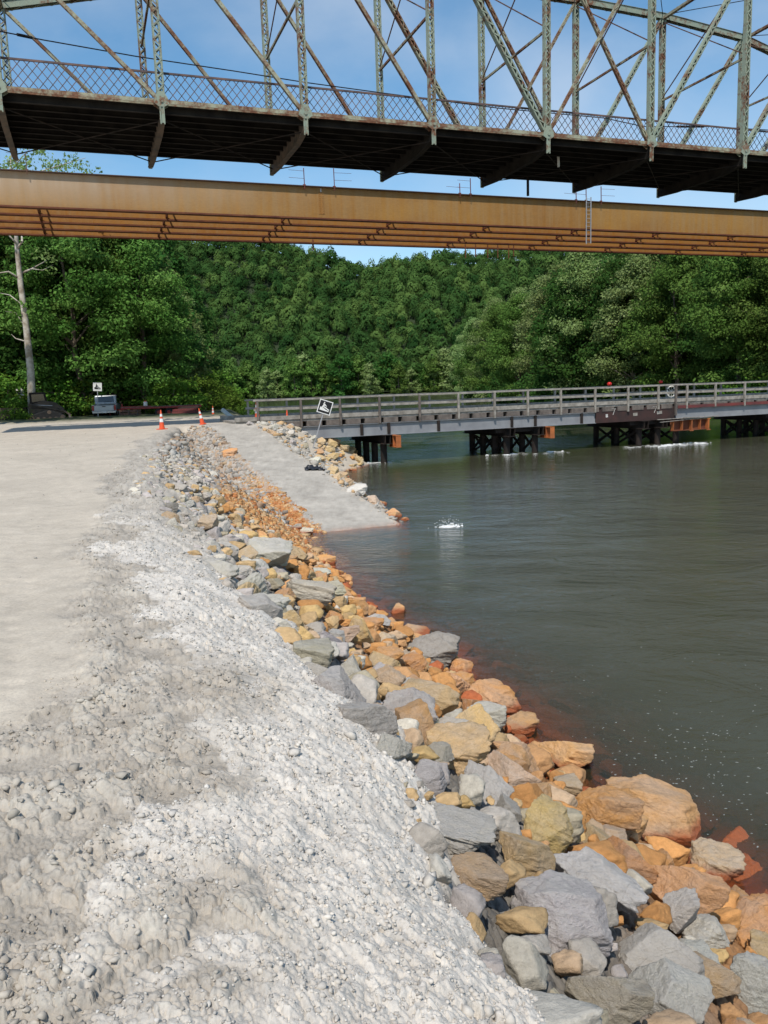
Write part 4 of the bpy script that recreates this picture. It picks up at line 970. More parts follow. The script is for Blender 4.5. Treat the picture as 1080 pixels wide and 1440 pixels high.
# (photo x, y, width px, height ratio, tilt in the picture, colour, label)
HAND = [
 (640, 1056, 96, .85, 0, 'yellow', 'big yellow-tan boulder with a grey upper face in the middle of the slope'),
 (716, 1092, 88, .7, 0, 'peach', 'smooth pale peach boulder right of the big yellow-tan one'),
 (795, 1062, 88, .62, .35, 'salmon', 'salmon wedge-shaped boulder sticking out into the water'),
 (604, 915, 80, .6, .5, 'dark', 'dark grey-brown slab leaning at the water edge'),
 (505, 886, 44, 1.15, 0, 'yellow', 'small bright yellow upright block among grey boulders'),
 (560, 858, 26, .9, 0, 'salmon', 'small rounded peach stone at the water above the dark slab'),
 (532, 872, 46, .6, .3, 'pale', 'pale grey boulder just behind the bright yellow block'),
 (545, 925, 44, .8, .6, 'orange', 'orange boulder left of the dark leaning slab'),
 (585, 890, 60, .35, .6, 'salmon', 'long narrow orange stone behind the dark leaning slab'),
 (650, 945, 42, .9, 0, 'orange', 'orange cube-like stone standing on the waterline'),
 (608, 985, 80, .85, .2, 'tan', 'tan boulder with a grey vertical streak left of the orange cube stone'),
 (684, 1008, 70, .62, .2, 'pale', 'pale grey boulder with a small pebble resting below it'),
 (690, 985, 90, .55, .6, 'orange', 'orange slab behind the pale grey boulder at the waterline'),
 (436, 922, 92, .62, 0, 'olive', 'rugged brownish grey boulder half buried in white gravel'),
 (520, 1010, 100, .75, .2, 'lavender', 'lavender grey boulder over a dark hollow'),
 (545, 955, 64, .75, .4, 'tan', 'tan and grey boulder below the bright yellow block'),
 (840, 1140, 105, .75, .3, 'orange', 'orange-yellow boulder with a deep shadow gap below'),
 (925, 1150, 130, .62, .5, 'salmon', 'broad smooth salmon boulder sloping into the water'),
 (1002, 1215, 66, .95, .4, 'peach', 'peach boulder overhanging the dark water near the right edge'),
 (880, 1215, 80, .7, .2, 'orange', 'orange boulder in the middle of the lower orange cluster'),
 (950, 1255, 115, .75, .5, 'salmon', 'salmon boulder with cracked lower side below the peach one'),
 (1060, 1312, 80, .85, 0, 'orange', 'orange boulder at the right edge of the photo'),
 (1040, 1268, 34, 1.2, 0, 'salmon', 'small blocky salmon stone on top of the right edge boulder'),
 (930, 1346, 122, .55, .5, 'pale', 'long pale grey slab over a deep black gap'),
 (995, 1312, 76, .75, .3, 'pale', 'pale grey rounded block right of the long slab'),
 (956, 1285, 50, 1.3, .2, 'pale', 'tall pale grey stone standing between orange boulders'),
 (945, 1408, 112, .62, .6, 'bluegrey', 'pale grey slab at the bottom edge under the long slab'),
 (1068, 1395, 70, 1.1, 0, 'bluegrey', 'pale grey boulder in the bottom right corner'),
 (1000, 1378, 66, .8, .3, 'tan', 'ochre boulder between pale slabs near the bottom right corner'),
 (672, 1232, 98, .45, .3, 'tan', 'tan wedge rock sticking out of the white gravel'),
 (765, 1165, 92, .8, .6, 'yellow', 'yellow-tan boulder below the small grey angular stones'),
 (795, 1105, 52, .6, .1, 'peach', 'pale topped stone behind the orange-yellow boulder'),
 (745, 1200, 90, .7, .5, 'tan', 'ochre boulder in the upper right of the grey dusty slab'),
 (835, 1235, 130, .55, .8, 'bluegrey', 'long smooth grey slab lying down the slope'),
 (872, 1255, 40, .6, -.3, 'bluegrey', 'small grey oval stone lying on the smooth grey slab'),
 (800, 1290, 125, .7, .5, 'lavender', 'huge dusty grey boulder at the edge of the white gravel'),
 (640, 1165, 110, .4, .5, 'lavender', 'dusty grey slab half covered by white gravel'),
 (715, 1140, 44, .9, 0, 'grey', 'angular dark grey stone in a gap above the yellow-tan boulder'),
 (852, 1405, 105, .8, .3, 'olive', 'multicoloured tan and grey boulder at the bottom edge'),
 (730, 1020, 50, .7, .4, 'salmon', 'low salmon stone at the waterline left of the jutting wedge'),
 (470, 968, 90, .7, .3, 'lavender', 'dusty lavender boulder left of the dark hollow'),
 (600, 1090, 60, .8, 0, 'bluegrey', 'blue grey block below the big yellow-tan boulder'),
 (408, 776, 62, .5, .5, 'tan', 'brownish orange slab above the first orange waterline stones'),
 (375, 780, 80, .6, .4, 'grey', 'big grey broken boulder left of the brownish orange slab'),
 (290, 736, 44, .6, .1, 'peach', 'single peach boulder among grey stones near the road'),
 (243, 716, 24, .8, 0, 'dark', 'small dark stone at the edge of the white spill'),
 (450, 806, 34, .6, 0, 'pale', 'pale stone beside the first orange waterline stones'),
 (457, 790, 38, .6, .3, 'orange', 'reddish orange slab touching the water near the ramp'),
 (470, 830, 40, .6, .3, 'olive', 'olive grey stone below the reddish orange slab'),
 (430, 835, 100, .5, .3, 'olive', 'broad olive grey slab with yellow veins'),
 (505, 850, 36, .8, .3, 'orange', 'orange stone leaning on the olive grey slab near the water'),
 (430, 748, 26, .7, 0, 'pale', 'white angular stone at the water end of the orange gravel'),
 (416, 742, 18, .8, 0, 'pale', 'smaller white stone beside the white angular one'),
 (472, 900, 34, .9, .2, 'lavender', 'small lavender grey stone left of the bright yellow block'),
 (323, 638, 24, .8, 0, 'orange', 'orange sandstone block in the rubble beside the boat ramp'),
 (466, 625, 22, .8, 0, 'tan', 'upper of the stacked orange-tan stones beside the ramp sign pole'),
 (468, 643, 22, .7, 0, 'tan', 'lower of the stacked orange-tan stones beside the ramp sign pole'),
 (500, 690, 34, .6, .3, 'pale', 'pale stone midway down the outer edge of the ramp'),
 (524, 705, 34, .6, .4, 'peach', 'peach stone near the lower outer corner of the ramp'),
 (553, 722, 28, .6, .3, 'salmon', 'salmon stone at the tip of the ramp edge'),
 (570, 730, 16, .6, 0, 'salmon', 'last small salmon stone at the tip beside the splash'),
]
for i, (px, py, w, hr, tl, colr, lb) in enumerate(HAND):
    p = hit(px, py+w*hr*.15); d = np.linalg.norm(p-CAM); hw = w*d/F_PX/2*.96
    o = rock(p, (hw, hw*.82, hw*min(1.2, hr*1.05)), colr, lb, rot=(r.uniform(-.15, .15), r.uniform(-.1, .15)+tl*.55, r.uniform(-.35, .35)), k=i*5 % 18, sink=.28)
for j, (px, py, w) in enumerate([(1030, 1175, 90), (1055, 1220, 70), (925, 1105, 70), (885, 1108, 50), (1075, 1255, 70), (1010, 1225, 60), (985, 1130, 60), (740, 990, 55), (700, 965, 60), (860, 1070, 40), (545, 835, 46), (520, 808, 30), (590, 730, 22), (605, 738, 20), (640, 905, 50), (1070, 1190, 60)]):
    p = at_z(px, py, WZ); d = np.linalg.norm(p-CAM); hw = w*d/F_PX/2
    up = j in (0, 1, 4, 5); kk = (3, 9, 15, 6, 12, 0)[j % 6]
    rock((p[0], p[1], WZ-hw*(.34 if up else .62)), (hw*1.1, hw*.9, hw*.55), 'rust', 'wet rust red boulder just under the water surface' if not up else 'wet rust red boulder breaking the water surface at the right edge', 'submerged rust red boulders' if not up else 'wet rust red boulders at the right edge', sink=.5, rot=(0, 0, r.uniform(0, 6)), k=kk)
GL = {'grey': ('dusty grey boulder high on the riprap slope', 'grey boulders of the upper slope'), 'lavender': ('dusty lavender grey boulder high on the riprap slope', 'lavender grey boulders of the upper slope'), 'pale': ('pale grey boulder in the riprap', 'pale grey boulders of the riprap'), 'bluegrey': ('smooth blue grey boulder in the riprap', 'blue grey boulders of the riprap'), 'olive': ('olive brown boulder in the riprap', 'olive brown boulders of the riprap'), 'tan': ('tan boulder halfway down the riprap slope', 'tan boulders of the riprap'), 'yellow': ('yellow ochre boulder halfway down the riprap slope', 'yellow boulders of the riprap'), 'orange': ('orange stained boulder near the waterline', 'orange boulders near the waterline'), 'salmon': ('salmon coloured boulder near the waterline', 'salmon boulders near the waterline'), 'peach': ('peach coloured boulder in the lower riprap', 'peach boulders of the lower riprap'), 'rust': ('rust red boulder at the water edge', 'rust red boulders at the water edge'), 'dark': ('dark grey stone in the riprap', 'dark stones of the riprap')}
def pick(s, rr):
    if s < .38: return rr.choice(['grey', 'grey', 'lavender', 'lavender', 'bluegrey', 'olive', 'pale', 'tan'])
    if s < .50: return rr.choice(['grey', 'lavender', 'pale', 'tan', 'olive', 'yellow', 'tan', 'peach'])
    if s < .72: return rr.choice(['tan', 'yellow', 'orange', 'orange', 'salmon', 'peach', 'tan', 'orange', 'salmon', 'pale'])
    if s < .97: return rr.choice(['orange', 'salmon', 'orange', 'tan', 'salmon', 'peach', 'orange'])
    return rr.choice(['rust', 'orange', 'rust', 'salmon'])
small2 = []
small = []       # stones that go into the one-mesh rubble
nb = 0; tries = 0
cand = []
while tries < 26000:
    tries += 1
    Y = 1.0+25*r.random()**1.35; s = r.uniform(float(np.interp(Y, [2, 7, 9, 13], [.34, .29, .26, .13])), 1.03); c0 = float(np.interp(Y, [0, 14, 30], [-.4, -.4, .75])); c = c0+s*(float(toe(Y))-c0)
    x = c-.33*Y-.13*math.sin(Y*.9)-.08*math.sin(Y*2.3+1)
    rad = (r.uniform(.13, .28) if s > .4 else r.uniform(.11, .27))*float(np.interp(Y, [1.5, 3.5, 6, 11, 16], [.5, .7, 1, .85, .68]))*(1 if tries < 9000 else .62 if tries < 17000 else .36)
    t, l = ramp_tl(x, Y)
    if t > 9 and l < 5.5 and Y > 19.5 and s > .5: continue
    if any((x-a)**2+(Y-b)**2 < ((rad+q)*.80)**2 for a, b, q in placed+cand if abs(Y-b) < 1.2): continue
    cand.append((x, Y, rad))
    if s < .28: rad *= .75
    colr = pick((s if Y < 21 else s*.5)+r.uniform(-.08, .08), r); z = zone1(x, Y)
    if nb < 135 and rad > .10 and Y < 17:
        a = r.uniform(.75, 1.1); rock((x, Y, z-.03), (rad*1.12, rad*.95*a, rad*r.uniform(.62, .95)), colr, GL[colr][0], GL[colr][1]); nb += 1
    else: small.append((x, Y, z+rad*(.05 if s > .28 else -.12), rad, PALETTE[colr]))
print('rocks', len(placed), 'rubble', len(small))
# outer side of the ramp, individually
for j in range(34):
    t = r.uniform(-1, RLEN); l = -r.uniform(1.45, 1.5+max(.5, (WZ*-1-(-np.interp(t, [0, RLEN], [0, WZ])))/.62+.2)); x = RA[0]+RD[0]*t+RN[0]*l; Y = RA[1]+RD[1]*t+RN[1]*l
    z = zone1(x, Y); rad = r.uniform(.18, .42); low = z < WZ+1.1
    if any((x-a)**2+(Y-b)**2 < ((rad+q)*.7)**2 for a, b, q in placed): continue
    if z < WZ-.2: continue
    colr = r.choice(['orange', 'tan', 'salmon', 'tan']) if low else r.choice(['grey', 'pale', 'bluegrey', 'olive', 'tan'])
    rock((x, Y, z), (rad*1.1, rad*.9, rad*.75), colr, ('orange-brown stone at the water on the outer side of the ramp' if low else 'grey stone on the outer side of the ramp below the timber bridge'), 'stones on the outer side of the ramp'+(' - low' if low else ' - high'))
nab = 0
for j in range(170):
    x = r.uniform(-6.5, -1.2); Y = r.uniform(42.5, 51); z = zone1(x, Y); rad = r.uniform(.16, .40)
    t, l = ramp_tl(x, Y)
    if z > -.08 or z < WZ-.15 or (abs(l) < 1.6 and t > -1): continue
    if any((x-a)**2+(Y-b)**2 < ((rad+q)*.72)**2 for a, b, q in placed): continue
    low = z < WZ+1.3; colr = r.choice(['orange', 'tan', 'tan', 'yellow']) if low else r.choice(['grey', 'pale', 'olive', 'tan'])
    placed.append((x, Y, rad)); nab += 1
    if nab > 38: small2.append((x, Y, z+.1, rad, PALETTE[colr])); continue
    rock((x, Y, z), (rad*1.15, rad*.9, rad*.75), colr, 'orange-tan stone at the water under the end of the timber bridge' if low else 'grey or tan stone on the bank just under the timber bridge end', 'stones under the end of the timber bridge'+(' - low' if low else ' - high'))
def stones(name, items, label, mat, sub=1, seed=3):
    q = np.random.default_rng(seed); V, Fc, C = [], [], []; n = 0
    base, fc = (IV0, IF0) if sub == 1 else (IV1, IF1)
    prot = [rock_shape(3000+i, base, 1.5, 14, 110)*(np.random.default_rng(i).uniform(.62, 1.32, (len(base), 1)) if len(base) < 50 else 1) for i in range(24)]
    for (x, y, z, rad, col) in items:
        v = prot[q.integers(24)]*np.array([q.uniform(.8, 1.25), q.uniform(.7, 1.1), q.uniform(.5, .9)])*rad
        a, b, c = q.uniform(0, 6.28), q.uniform(-.5, .5), q.uniform(-.5, .5)
        ca, sa, cb_, sb = math.cos(a), math.sin(a), math.cos(b), math.sin(b)
        v = v@np.array([[ca, sa, 0], [-sa, ca, 0], [0, 0, 1]])@np.array([[1, 0, 0], [0, cb_, sb], [0, -sb, cb_]])
        V.append(v+np.array([x, y, z])); Fc.append(fc+n); n += len(v); C.append(np.tile(np.array(col)*q.uniform(.78, 1.10), (len(v), 1)))
    o = bpy.data.objects.new(name, npmesh(name, np.concatenate(V), np.concatenate(Fc), mat, tris=True, cattrs={'tint': np.concatenate(C)})); COL.objects.link(o)
    return tag(o, label, name.replace('_', ' '), kind='stuff')
def stone_mat(name='loose_stone', bs=.9, bd=.03):
    m, t, b = newmat(name); at = N(t, 'ShaderNodeAttribute', attribute_name='tint'); v = coords(t)
    c = mix(t, 1.0, at.outputs['Color'], ramp(t, noise(t, v, 22, 7, .7), [(.3, (.75, .74, .73)), (.7, (1.15, 1.14, 1.12))]), 'MULTIPLY')
    t.links.new(c, b.inputs['Base Color']); b.inputs['Roughness'].default_value = .9; b.inputs['Specular IOR Level'].default_value = .2
    bump(t, b, noise(t, v, 14, 8, .75), bs, bd); return m
M['stone'] = stone_mat(); M['pebble'] = stone_mat('pebble_stone', .35, .004)
stones('riprap_stones', small+small2, 'smaller broken stones filling the gaps of the riprap slope', M['stone'], 2)
# rubble between the cones and the ramp, orange gravel by the water, stones along the ramp
q = np.random.default_rng(21)
def scatter(n, xr, yr, cond, rad, cols, lift=.15):
    out = []
    x = q.uniform(*xr, n); y = q.uniform(*yr, n); z = zone(x, y); c, c0 = shape_coords(x, y); s = (c-c0)/(toe(y)-c0); t, l = ramp_tl(x, y); w = fbm(x*.8, y*.8, 3, 33)
    ok = cond(x, y, z, s, c, c0, t, l, w)
    for a, b, h in zip(x[ok], y[ok], z[ok]):
        rr = q.uniform(*rad)*(1 if q.random() > .1 else 1.7); out.append((a, b, h+rr*lift, rr, cols[q.integers(len(cols))]))
    return out
gcol = [(.37, .345, .31), (.44, .41, .36), (.30, .27, .24), (.42, .31, .20), (.48, .46, .42), (.36, .25, .17)]
ocol = [(.52, .29, .12), (.46, .21, .08), (.56, .38, .21), (.42, .17, .065), (.50, .33, .18)]
items = scatter(9000, (-14, -3), (24, 43.6), lambda x, y, z, s, c, c0, t, l, w: (c > c0+.9+.3*w) & (l > 1.2+.15*w) & (z > WZ) & (s < 1.0), (.04, .15), gcol)
items += scatter(2600, (-9, 2), (24, 46), lambda x, y, z, s, c, c0, t, l, w: (l < -1.25) & (l > -6) & (z > WZ-.1) & (t > -2) & (t < RLEN+1), (.06, .2), gcol[:2]+ocol[2:3]+gcol[4:5])
items += scatter(1200, (-9, 2), (24, 44), lambda x, y, z, s, c, c0, t, l, w: (np.abs(np.abs(l)-1.3) < .2), (.02, .07), gcol)
stones('rubble', items, 'loose broken rubble between the traffic cones and the boat ramp', M['stone'])
items = scatter(16000, (-6, 1), (19.5, 36), lambda x, y, z, s, c, c0, t, l, w: (t > 12.2+3*w+l*.3) & (l > 1.2+.3*w) & (l < 5.8) & (z > WZ-.12) & (z < -.9) & ((s > .55)), (.03, .10), ocol)
stones('orange_gravel', items, 'orange gravel between the riprap and the boat ramp at the water', M['pebble'])
wc = [(.53, .50, .46), (.57, .545, .50), (.49, .46, .42), (.42, .39, .35)]; dc = [(.36, .335, .295), (.40, .37, .33), (.31, .29, .26)]
def grav(n, ymax, rad, cols, cond, pw=1.8, own=False):
    y = 1.3+(ymax-1.3)*q.random(n)**pw; c = q.uniform(-.9, 1.9, n); x = c-.33*y-.13*np.sin(y*.9)-.08*np.sin(y*2.3+1); z0 = zone(x, y); dz_, col_ = relief(x, y)
    ok = cond(x, y, c, col_); rr = q.uniform(rad[0], rad[1], n)*q.choice([.6, 1, 1, 1.6], n)
    return [(a, b, h+r_*.15, r_, kc*1.06 if own else cols[q.integers(len(cols))]) for a, b, h, r_, kc in zip(x[ok], y[ok], (z0+dz_)[ok], rr[ok], col_[ok])]
items = grav(38000, 11, (.003, .008), wc, lambda x, y, c, k: (k[:, 0] > .43) & (c > -.3) & (c < 1.75) & (q.random(len(x)) < .75), 1.5)
items += grav(5200, 22, (.006, .014), wc, lambda x, y, c, k: (k[:, 0] > .43) & (c > -.2) & (c < 1.9) & (y > 2.6))
stones('white_gravel', items, 'crumbly whitish crushed limestone spilled over the road shoulder', M['pebble'])
items = grav(30000, 20, (.004, .013), dc, lambda x, y, c, k: (c < 1.5) & (c > np.interp(y, [2.5, 5, 8], [-1.3, -.55, -.42])+.3*q.random(len(x))**2) & (fbm(x*2.6, y*2.6, 3, 55) > .0) & (k[:, 0] < .60), own=True)
items += grav(2600, 14, (.012, .026), dc, lambda x, y, c, k: (c < 1.4) & (c > np.interp(y, [2.5, 5, 8], [-1.1, -.4, -.3])+.3*q.random(len(x))) & (fbm(x*1.9, y*1.9, 3, 56) > .12), own=True)
items += grav(1200, 26, (.006, .016), dc, lambda x, y, c, k: (k[:, 0] < .40) & (c < .8) & (c > -.45), own=True)
items += scatter(700, (-25, -2), (2, 40), lambda x, y, z, s, c, c0, t, l, w: (c < c0-.1), (.006, .022), dc, .2)
stones('dirt_clods', items, 'loose grey-brown dirt clods along the edge of the packed road', M['pebble'])

# ------------------------------------------------------------------ river foam, splash, floating flecks
def blob_patch(mb, c, a, b, rz, n=14, h=.02, rr=None):
    rr = rr or r; k, s_ = math.cos(rz), math.sin(rz); pts = []
    for i in range(n):
        t = 6.283*i/n; f = rr.uniform(.65, 1.15); x, y = a*f*math.cos(t), b*f*math.sin(t); pts.append((c[0]+x*k-y*s_, c[1]+x*s_+y*k, WZ+.004))
    mb.add(pts+[(c[0], c[1], WZ+h)], [(i, (i+1) % n, n) for i in range(n)])
ang = math.atan2(UB[1], UB[0])
m = MB()
for px0, px1, off, n in ((868, 985, -.6, 95), (745, 790, -.4, 14), (518, 560, .4, 24), (900, 975, -1.2, 60), (690, 740, 0, 12)):
    for _ in range(n):
        px = r.uniform(px0, px1); s = xs_at(px, -3.6); c = xp(s, off+r.gauss(0, .28)); blob_patch(m, c, r.uniform(.05, .35), r.uniform(.015, .06), ang+r.gauss(0, .2), 12, r.choice([.006, .008, .012, .02, .05]))
fo = m.build('foam', M['foam']); tag(fo, 'white foam where the current breaks against the bridge piles', 'foam', kind='stuff')
m = MB()
c0_ = at_z(632, 741, WZ)
for _ in range(80):
    a = r.uniform(0, 6.28); d = abs(r.gauss(0, .24)); blob_patch(m, (c0_[0]+d*.8*math.cos(a), c0_[1]+d*.7*math.sin(a)), r.uniform(.02, .10), r.uniform(.01, .04), r.uniform(-.5, .5), 9, r.uniform(.005, .06))
for _ in range(110):
    v = rock_shape(r.randrange(999), IV0, .5, 8, 8)*r.uniform(.005, .018); m.add(v+np.array([c0_[0]+r.gauss(0, .2), c0_[1]+r.gauss(0, .16), WZ+abs(r.gauss(.03, .12))]), [tuple(x) for x in IF0])
sp_ = m.build('splash', M['foam']); tag(sp_, 'white splash in the current just off the tip of the ramp', 'splash', kind='stuff')
m = MB()
for _ in range(300):
    if r.random() < .8: px, py = r.gauss(965, 75), r.gauss(1075, 55)
    else: px, py = r.uniform(560, 1075), r.uniform(790, 1120)
    if py > 1280 or px > 1090: continue
    c = at_z(px, py, WZ)
    if zone1(c[0], c[1]) > WZ-.05: continue
    blob_patch(m, c, r.uniform(.004, .020), r.uniform(.003, .009), r.uniform(-.6, .9), 7, .008)
M['fleck'] = simple('grey_foam', (.36, .37, .35), .8); fl = m.build('floating_flecks', M['fleck']); tag(fl, 'small pale flecks of foam drifting on the dark water near the rocks', 'foam flecks', kind='stuff')

# ------------------------------------------------------------------ cones
def cone_mb(t, h, bands):
    b = MB(); b.box((0, 0, .02), (.38*h/.9, .38*h/.9, .04)); b.build('base', M['cone'], t, .006)
    R0 = .135*h/.9; f = lambda z: R0*(1-z/h*.84); body = MB(); body.tube([(0, 0, .04), (0, 0, h*.5), (0, 0, h)], [f(.04), f(h*.5), f(h)], 20); body.build('body', M['cone'], t, smooth=False)
    if bands:
        for z0, z1 in ((.38, .56), (.66, .80)):
            c = MB(); c.tube([(0, 0, h*z0), (0, 0, h*z1)], [f(h*z0)+.004, f(h*z1)+.004], 20); c.build('collar', M['conewhite'], t)
def mk_cone(px, py, hpx, bands, lb, tilt=(0, 0), z=0.0):
    p = at_z(px, py, z); d = p[1]; h = hpx*d/F_PX; t = empty('traffic_cone', (0, 0, 0), lb, 'cone', 'orange traffic cones'); cone_mb(t, h, bands)
    t.location = (p[0], p[1], z+.005); t.rotation_euler = (tilt[0], tilt[1], r.uniform(0, 1)); return t
mk_cone(228, 604, 27, True, 'nearest orange cone with white collars standing at the edge of the rubble')
mk_cone(285, 597, 23, True, 'orange cone leaning to the left above the broken rubble', (0, -.17))
mk_cone(300, 586, 15, True, 'farthest small orange cone near the end of the grey pipe')
mk_cone(362, 592, 28, True, 'orange cone standing against the end of the timber railing')
mk_cone(404, 590, 15, False, 'small plain red-orange cone without collars behind the railing', z=.02)

# ------------------------------------------------------------------ signs with the boat launch pictogram
def pictogram(T, mat, parent, sz):
    def P(u_, v_): return T((u_-.5)*sz, (v_-.5)*sz)
    def poly(pts, nm):
        a = [P(*p) for p in pts]; nrm = np.cross(np.array(P(1, 0))-np.array(P(0, 0)), np.array(P(0, 1))-np.array(P(0, 0))); nrm /= np.linalg.norm(nrm)
        mb = MB(); mb.prism([np.array(x)+nrm*.012 for x in a], (0, 0, 0), nrm*.006); return mb
    mb = MB()
    shapes = [[(.10, .18), (.90, .18), (.90, .26), (.62, .30), (.36, .44), (.10, .44)],         # ramp wedge with water line
              [(.40, .47), (.88, .30), (.93, .36), (.46, .56)],                                       # boat on the slope
              [(.28, .42), (.35, .42), (.46, .62), (.38, .80), (.28, .76), (.33, .62)],               # body leaning forward
              [(.36, .72), (.60, .56), (.62, .61), (.40, .80)],                                       # arm
              [(.20, .42), (.27, .42), (.36, .60), (.30, .64)],                                       # rear leg
              [(.36+.055*math.cos(a), .87+.055*math.sin(a)) for a in np.linspace(0, 6.28, 11)[:-1]]]  # head
    for s_ in shapes:
        k = poly(s_, 'x'); off = mb.n; mb.v += k.v; mb.f += [tuple(i+off for i in q_) for q_ in k.f]; mb.n += k.n
    return mb.build('pictogram', mat, parent)
def sign(px, py, base_px, base_py, Y, szpx, dark, lb, zb=None):
    c = at_y(px, py, Y); b = at_y(base_px, base_py, Y); sz = szpx*Y/F_PX
    t = empty('boat_ramp_sign', tuple(float(v) for v in b), lb, 'sign')
    ax = np.array(c)-np.array(b); ax = ax/np.linalg.norm(ax); vd = CAM-c; vd[2] = 0; vd /= np.linalg.norm(vd); rt = np.cross(ax, vd)*1.0; rt /= np.linalg.norm(rt); fr = np.cross(rt, ax); fr /= np.linalg.norm(fr)
    T = lambda u_, v_: c+fr*.03+rt*u_+ax*v_
    m = MB(); m.beam(b-ax*.3, c+ax*sz*.4-fr*.02, .055, .045, up=fr); m.build('post', M['galv'], t)
    m = MB(); m.prism([T(-sz/2, -sz/2), T(sz/2, -sz/2), T(sz/2, sz/2), T(-sz/2, sz/2)], (0, 0, 0), fr*.006); pn = m.build('panel', M['white'], t)
    if dark:
        k = sz/2*.88; m = MB(); m.prism([T(-k, -k)+fr*.006, T(k, -k)+fr*.006, T(k, k)+fr*.006, T(-k, k)+fr*.006], (0, 0, 0), fr*.004); m.build('black_field', M['signblack'], pn)
        pictogram(T, M['white'], pn, sz*.86)
    else: pictogram(T, M['signblack'], pn, sz*.86)
pb_ = hit(440, 630)
sign(457, 572.5, 440, 630, float(pb_[1]), 19, True, 'leaning black and white boat ramp sign on a pole beside the ramp')
sign(137, 544, 138, 586, 66.0, 11.5, False, 'white boat launch sign on a post just left of the silver pickup')
sign(28, 551, 30, 590, 69.5, 10, False, 'white boat launch sign in the leaves at the far left behind the black bin')

# ------------------------------------------------------------------ pickup truck, local axes: x right, y forward
def local(o, az): o.rotation_euler = (0, 0, -az)
tk = empty('pickup_truck', (0, 0, 0), 'silver pickup truck parked with its tailgate to the viewer under the trees', 'pickup')
def lp(nm, mb, mt, par=tk, bev=0.0, sm=False): return mb.build(nm, M[mt], par, bev, sm)
m = MB()
sec = [(0, .55), (0, .98), (1.9, 1.0)]
# lower body as lofted side outline (y along, z up), both sides bulged
side = [(.02, .50), (0, 1.02), (1.85, 1.06), (1.86, 1.08), (3.7, 1.10), (4.55, 1.04), (5.40, .96), (5.5, .78), (5.48, .50), (4.9, .42), (3.5, .38), (1.6, .38), (.5, .42)]
m.prism([(-.96, y, z) for y, z in side], (0, 0, 0), (1.92, 0, 0)); body = lp('body', m, 'truckpaint', bev=.05)
m = MB(); m.prism([(-.86, y, z) for y, z in ((1.9, 1.07), (2.05, 1.80), (3.25, 1.83), (3.95, 1.10))], (0, 0, 0), (1.72, 0, 0)); cab = lp('cab', m, 'truckpaint', bev=.07)
m = MB(); m.prism([(-.70, 1.955, 1.18), (.70, 1.955, 1.18), (.64, 2.045, 1.70), (-.64, 2.045, 1.70)], (0, 0, 0), (0, -.03, 0)); lp('rear_window', m, 'glass', cab)
for s in (-1, 1):
    m = MB(); m.prism([(s*.865, 2.12, 1.15), (s*.865, 3.70, 1.15), (s*.865, 3.2, 1.72), (s*.865, 2.20, 1.72)], (0, 0, 0), (s*.012, 0, 0)); lp('side_window', m, 'glass', cab)
m = MB(); m.prism([(-.66, 3.22, 1.76), (.66, 3.22, 1.76), (.74, 3.93, 1.14), (-.74, 3.93, 1.14)], (0, 0, 0), (0, .03, .02)); lp('windscreen', m, 'glass', cab)
m = MB(); m.box((0, -.035, .78), (1.50, .05, .44)); tg = lp('tailgate', m, 'truckpaint', bev=.02); m = MB(); m.box((0, -.07, .92), (.26, .03, .06)); lp('handle', m, 'black', tg)
m = MB(); m.box((0, 1.0, 1.05), (1.62, 1.7, .02)); lp('bed_opening', m, 'black')
m = MB(); m.box((0, -.14, .47), (1.84, .20, .17)); bp_ = lp('rear_bumper', m, 'chrome', bev=.03); m = MB(); m.box((0, -.245, .48), (.32, .01, .15)); lp('number_plate', m, 'white', bp_)
m = MB(); m.box((0, 5.52, .52), (1.86, .12, .22)); lp('front_bumper', m, 'chrome', bev=.03)
for s in (-1, 1):
    m = MB(); m.box((s*.86, -.03, .80), (.17, .06, .40)); lp('tail_light', m, 'taillight', bev=.015)
    m = MB(); m.box((s*1.06, 3.55, 1.18), (.2, .12, .16)); lp('mirror', m, 'black', bev=.02)
    for y in (1.05, 4.55):
        m = MB(); m.tube([(s*.70, y, .37), (s*.97, y, .37)], .38, 20); w = lp('wheel', m, 'rubber'); m = MB(); m.tube([(s*.96, y, .37), (s*.985, y, .37)], .22, 14); lp('rim', m, 'chrome', w)
tk.location = (float(at_y(150, 588, 68.5)[0])-.15, 68.5, .02); local(tk, math.radians(-14)); tk.scale = (1.03, 1.03, 1.05)

# ------------------------------------------------------------------ compact tracked loader, side on
ldr = empty('track_loader', (0, 0, 0), 'dirty brown tracked loader with triangular track parked left of the pickup', 'loader')
m = MB(); m.prism([(x, -.35, z) for x, z in ((-1.45, .12), (-1.25, 0), (1.15, 0), (1.38, .16), (1.30, .38), (.25, .86), (.0, .86), (-1.40, .42))], (0, 0, 0), (0, .36, 0)); t1 = m.build('track', M['rubber'], ldr, .05)
m = MB(); m.prism([(x, 1.15, z) for x, z in ((-1.45, .12), (-1.25, 0), (1.15, 0), (1.38, .16), (1.30, .38), (.25, .86), (.0, .86), (-1.40, .42))], (0, 0, 0), (0, .36, 0)); t2 = m.build('track', M['rubber'], ldr, .05)
for i, (x, z, rr_) in enumerate([(-1.2, .22, .18), (-.75, .17, .13), (-.3, .17, .13), (.15, .17, .13), (.6, .17, .13), (1.1, .22, .18), (.12, .66, .16)]):
    m = MB(); m.tube([(x, -.38, z), (x, -.33, z)], rr_, 14); m.build('roller', M['loaderbrown'], t1)
m = MB(); m.prism([(x, -.05, z) for x, z in ((-1.35, .5), (-1.45, 1.25), (-.2, 1.62), (.65, 1.45), (1.25, .95), (1.35, .5))], (0, 0, 0), (0, 1.25, 0)); b_ = m.build('body', M['loaderbrown'], ldr, .06)
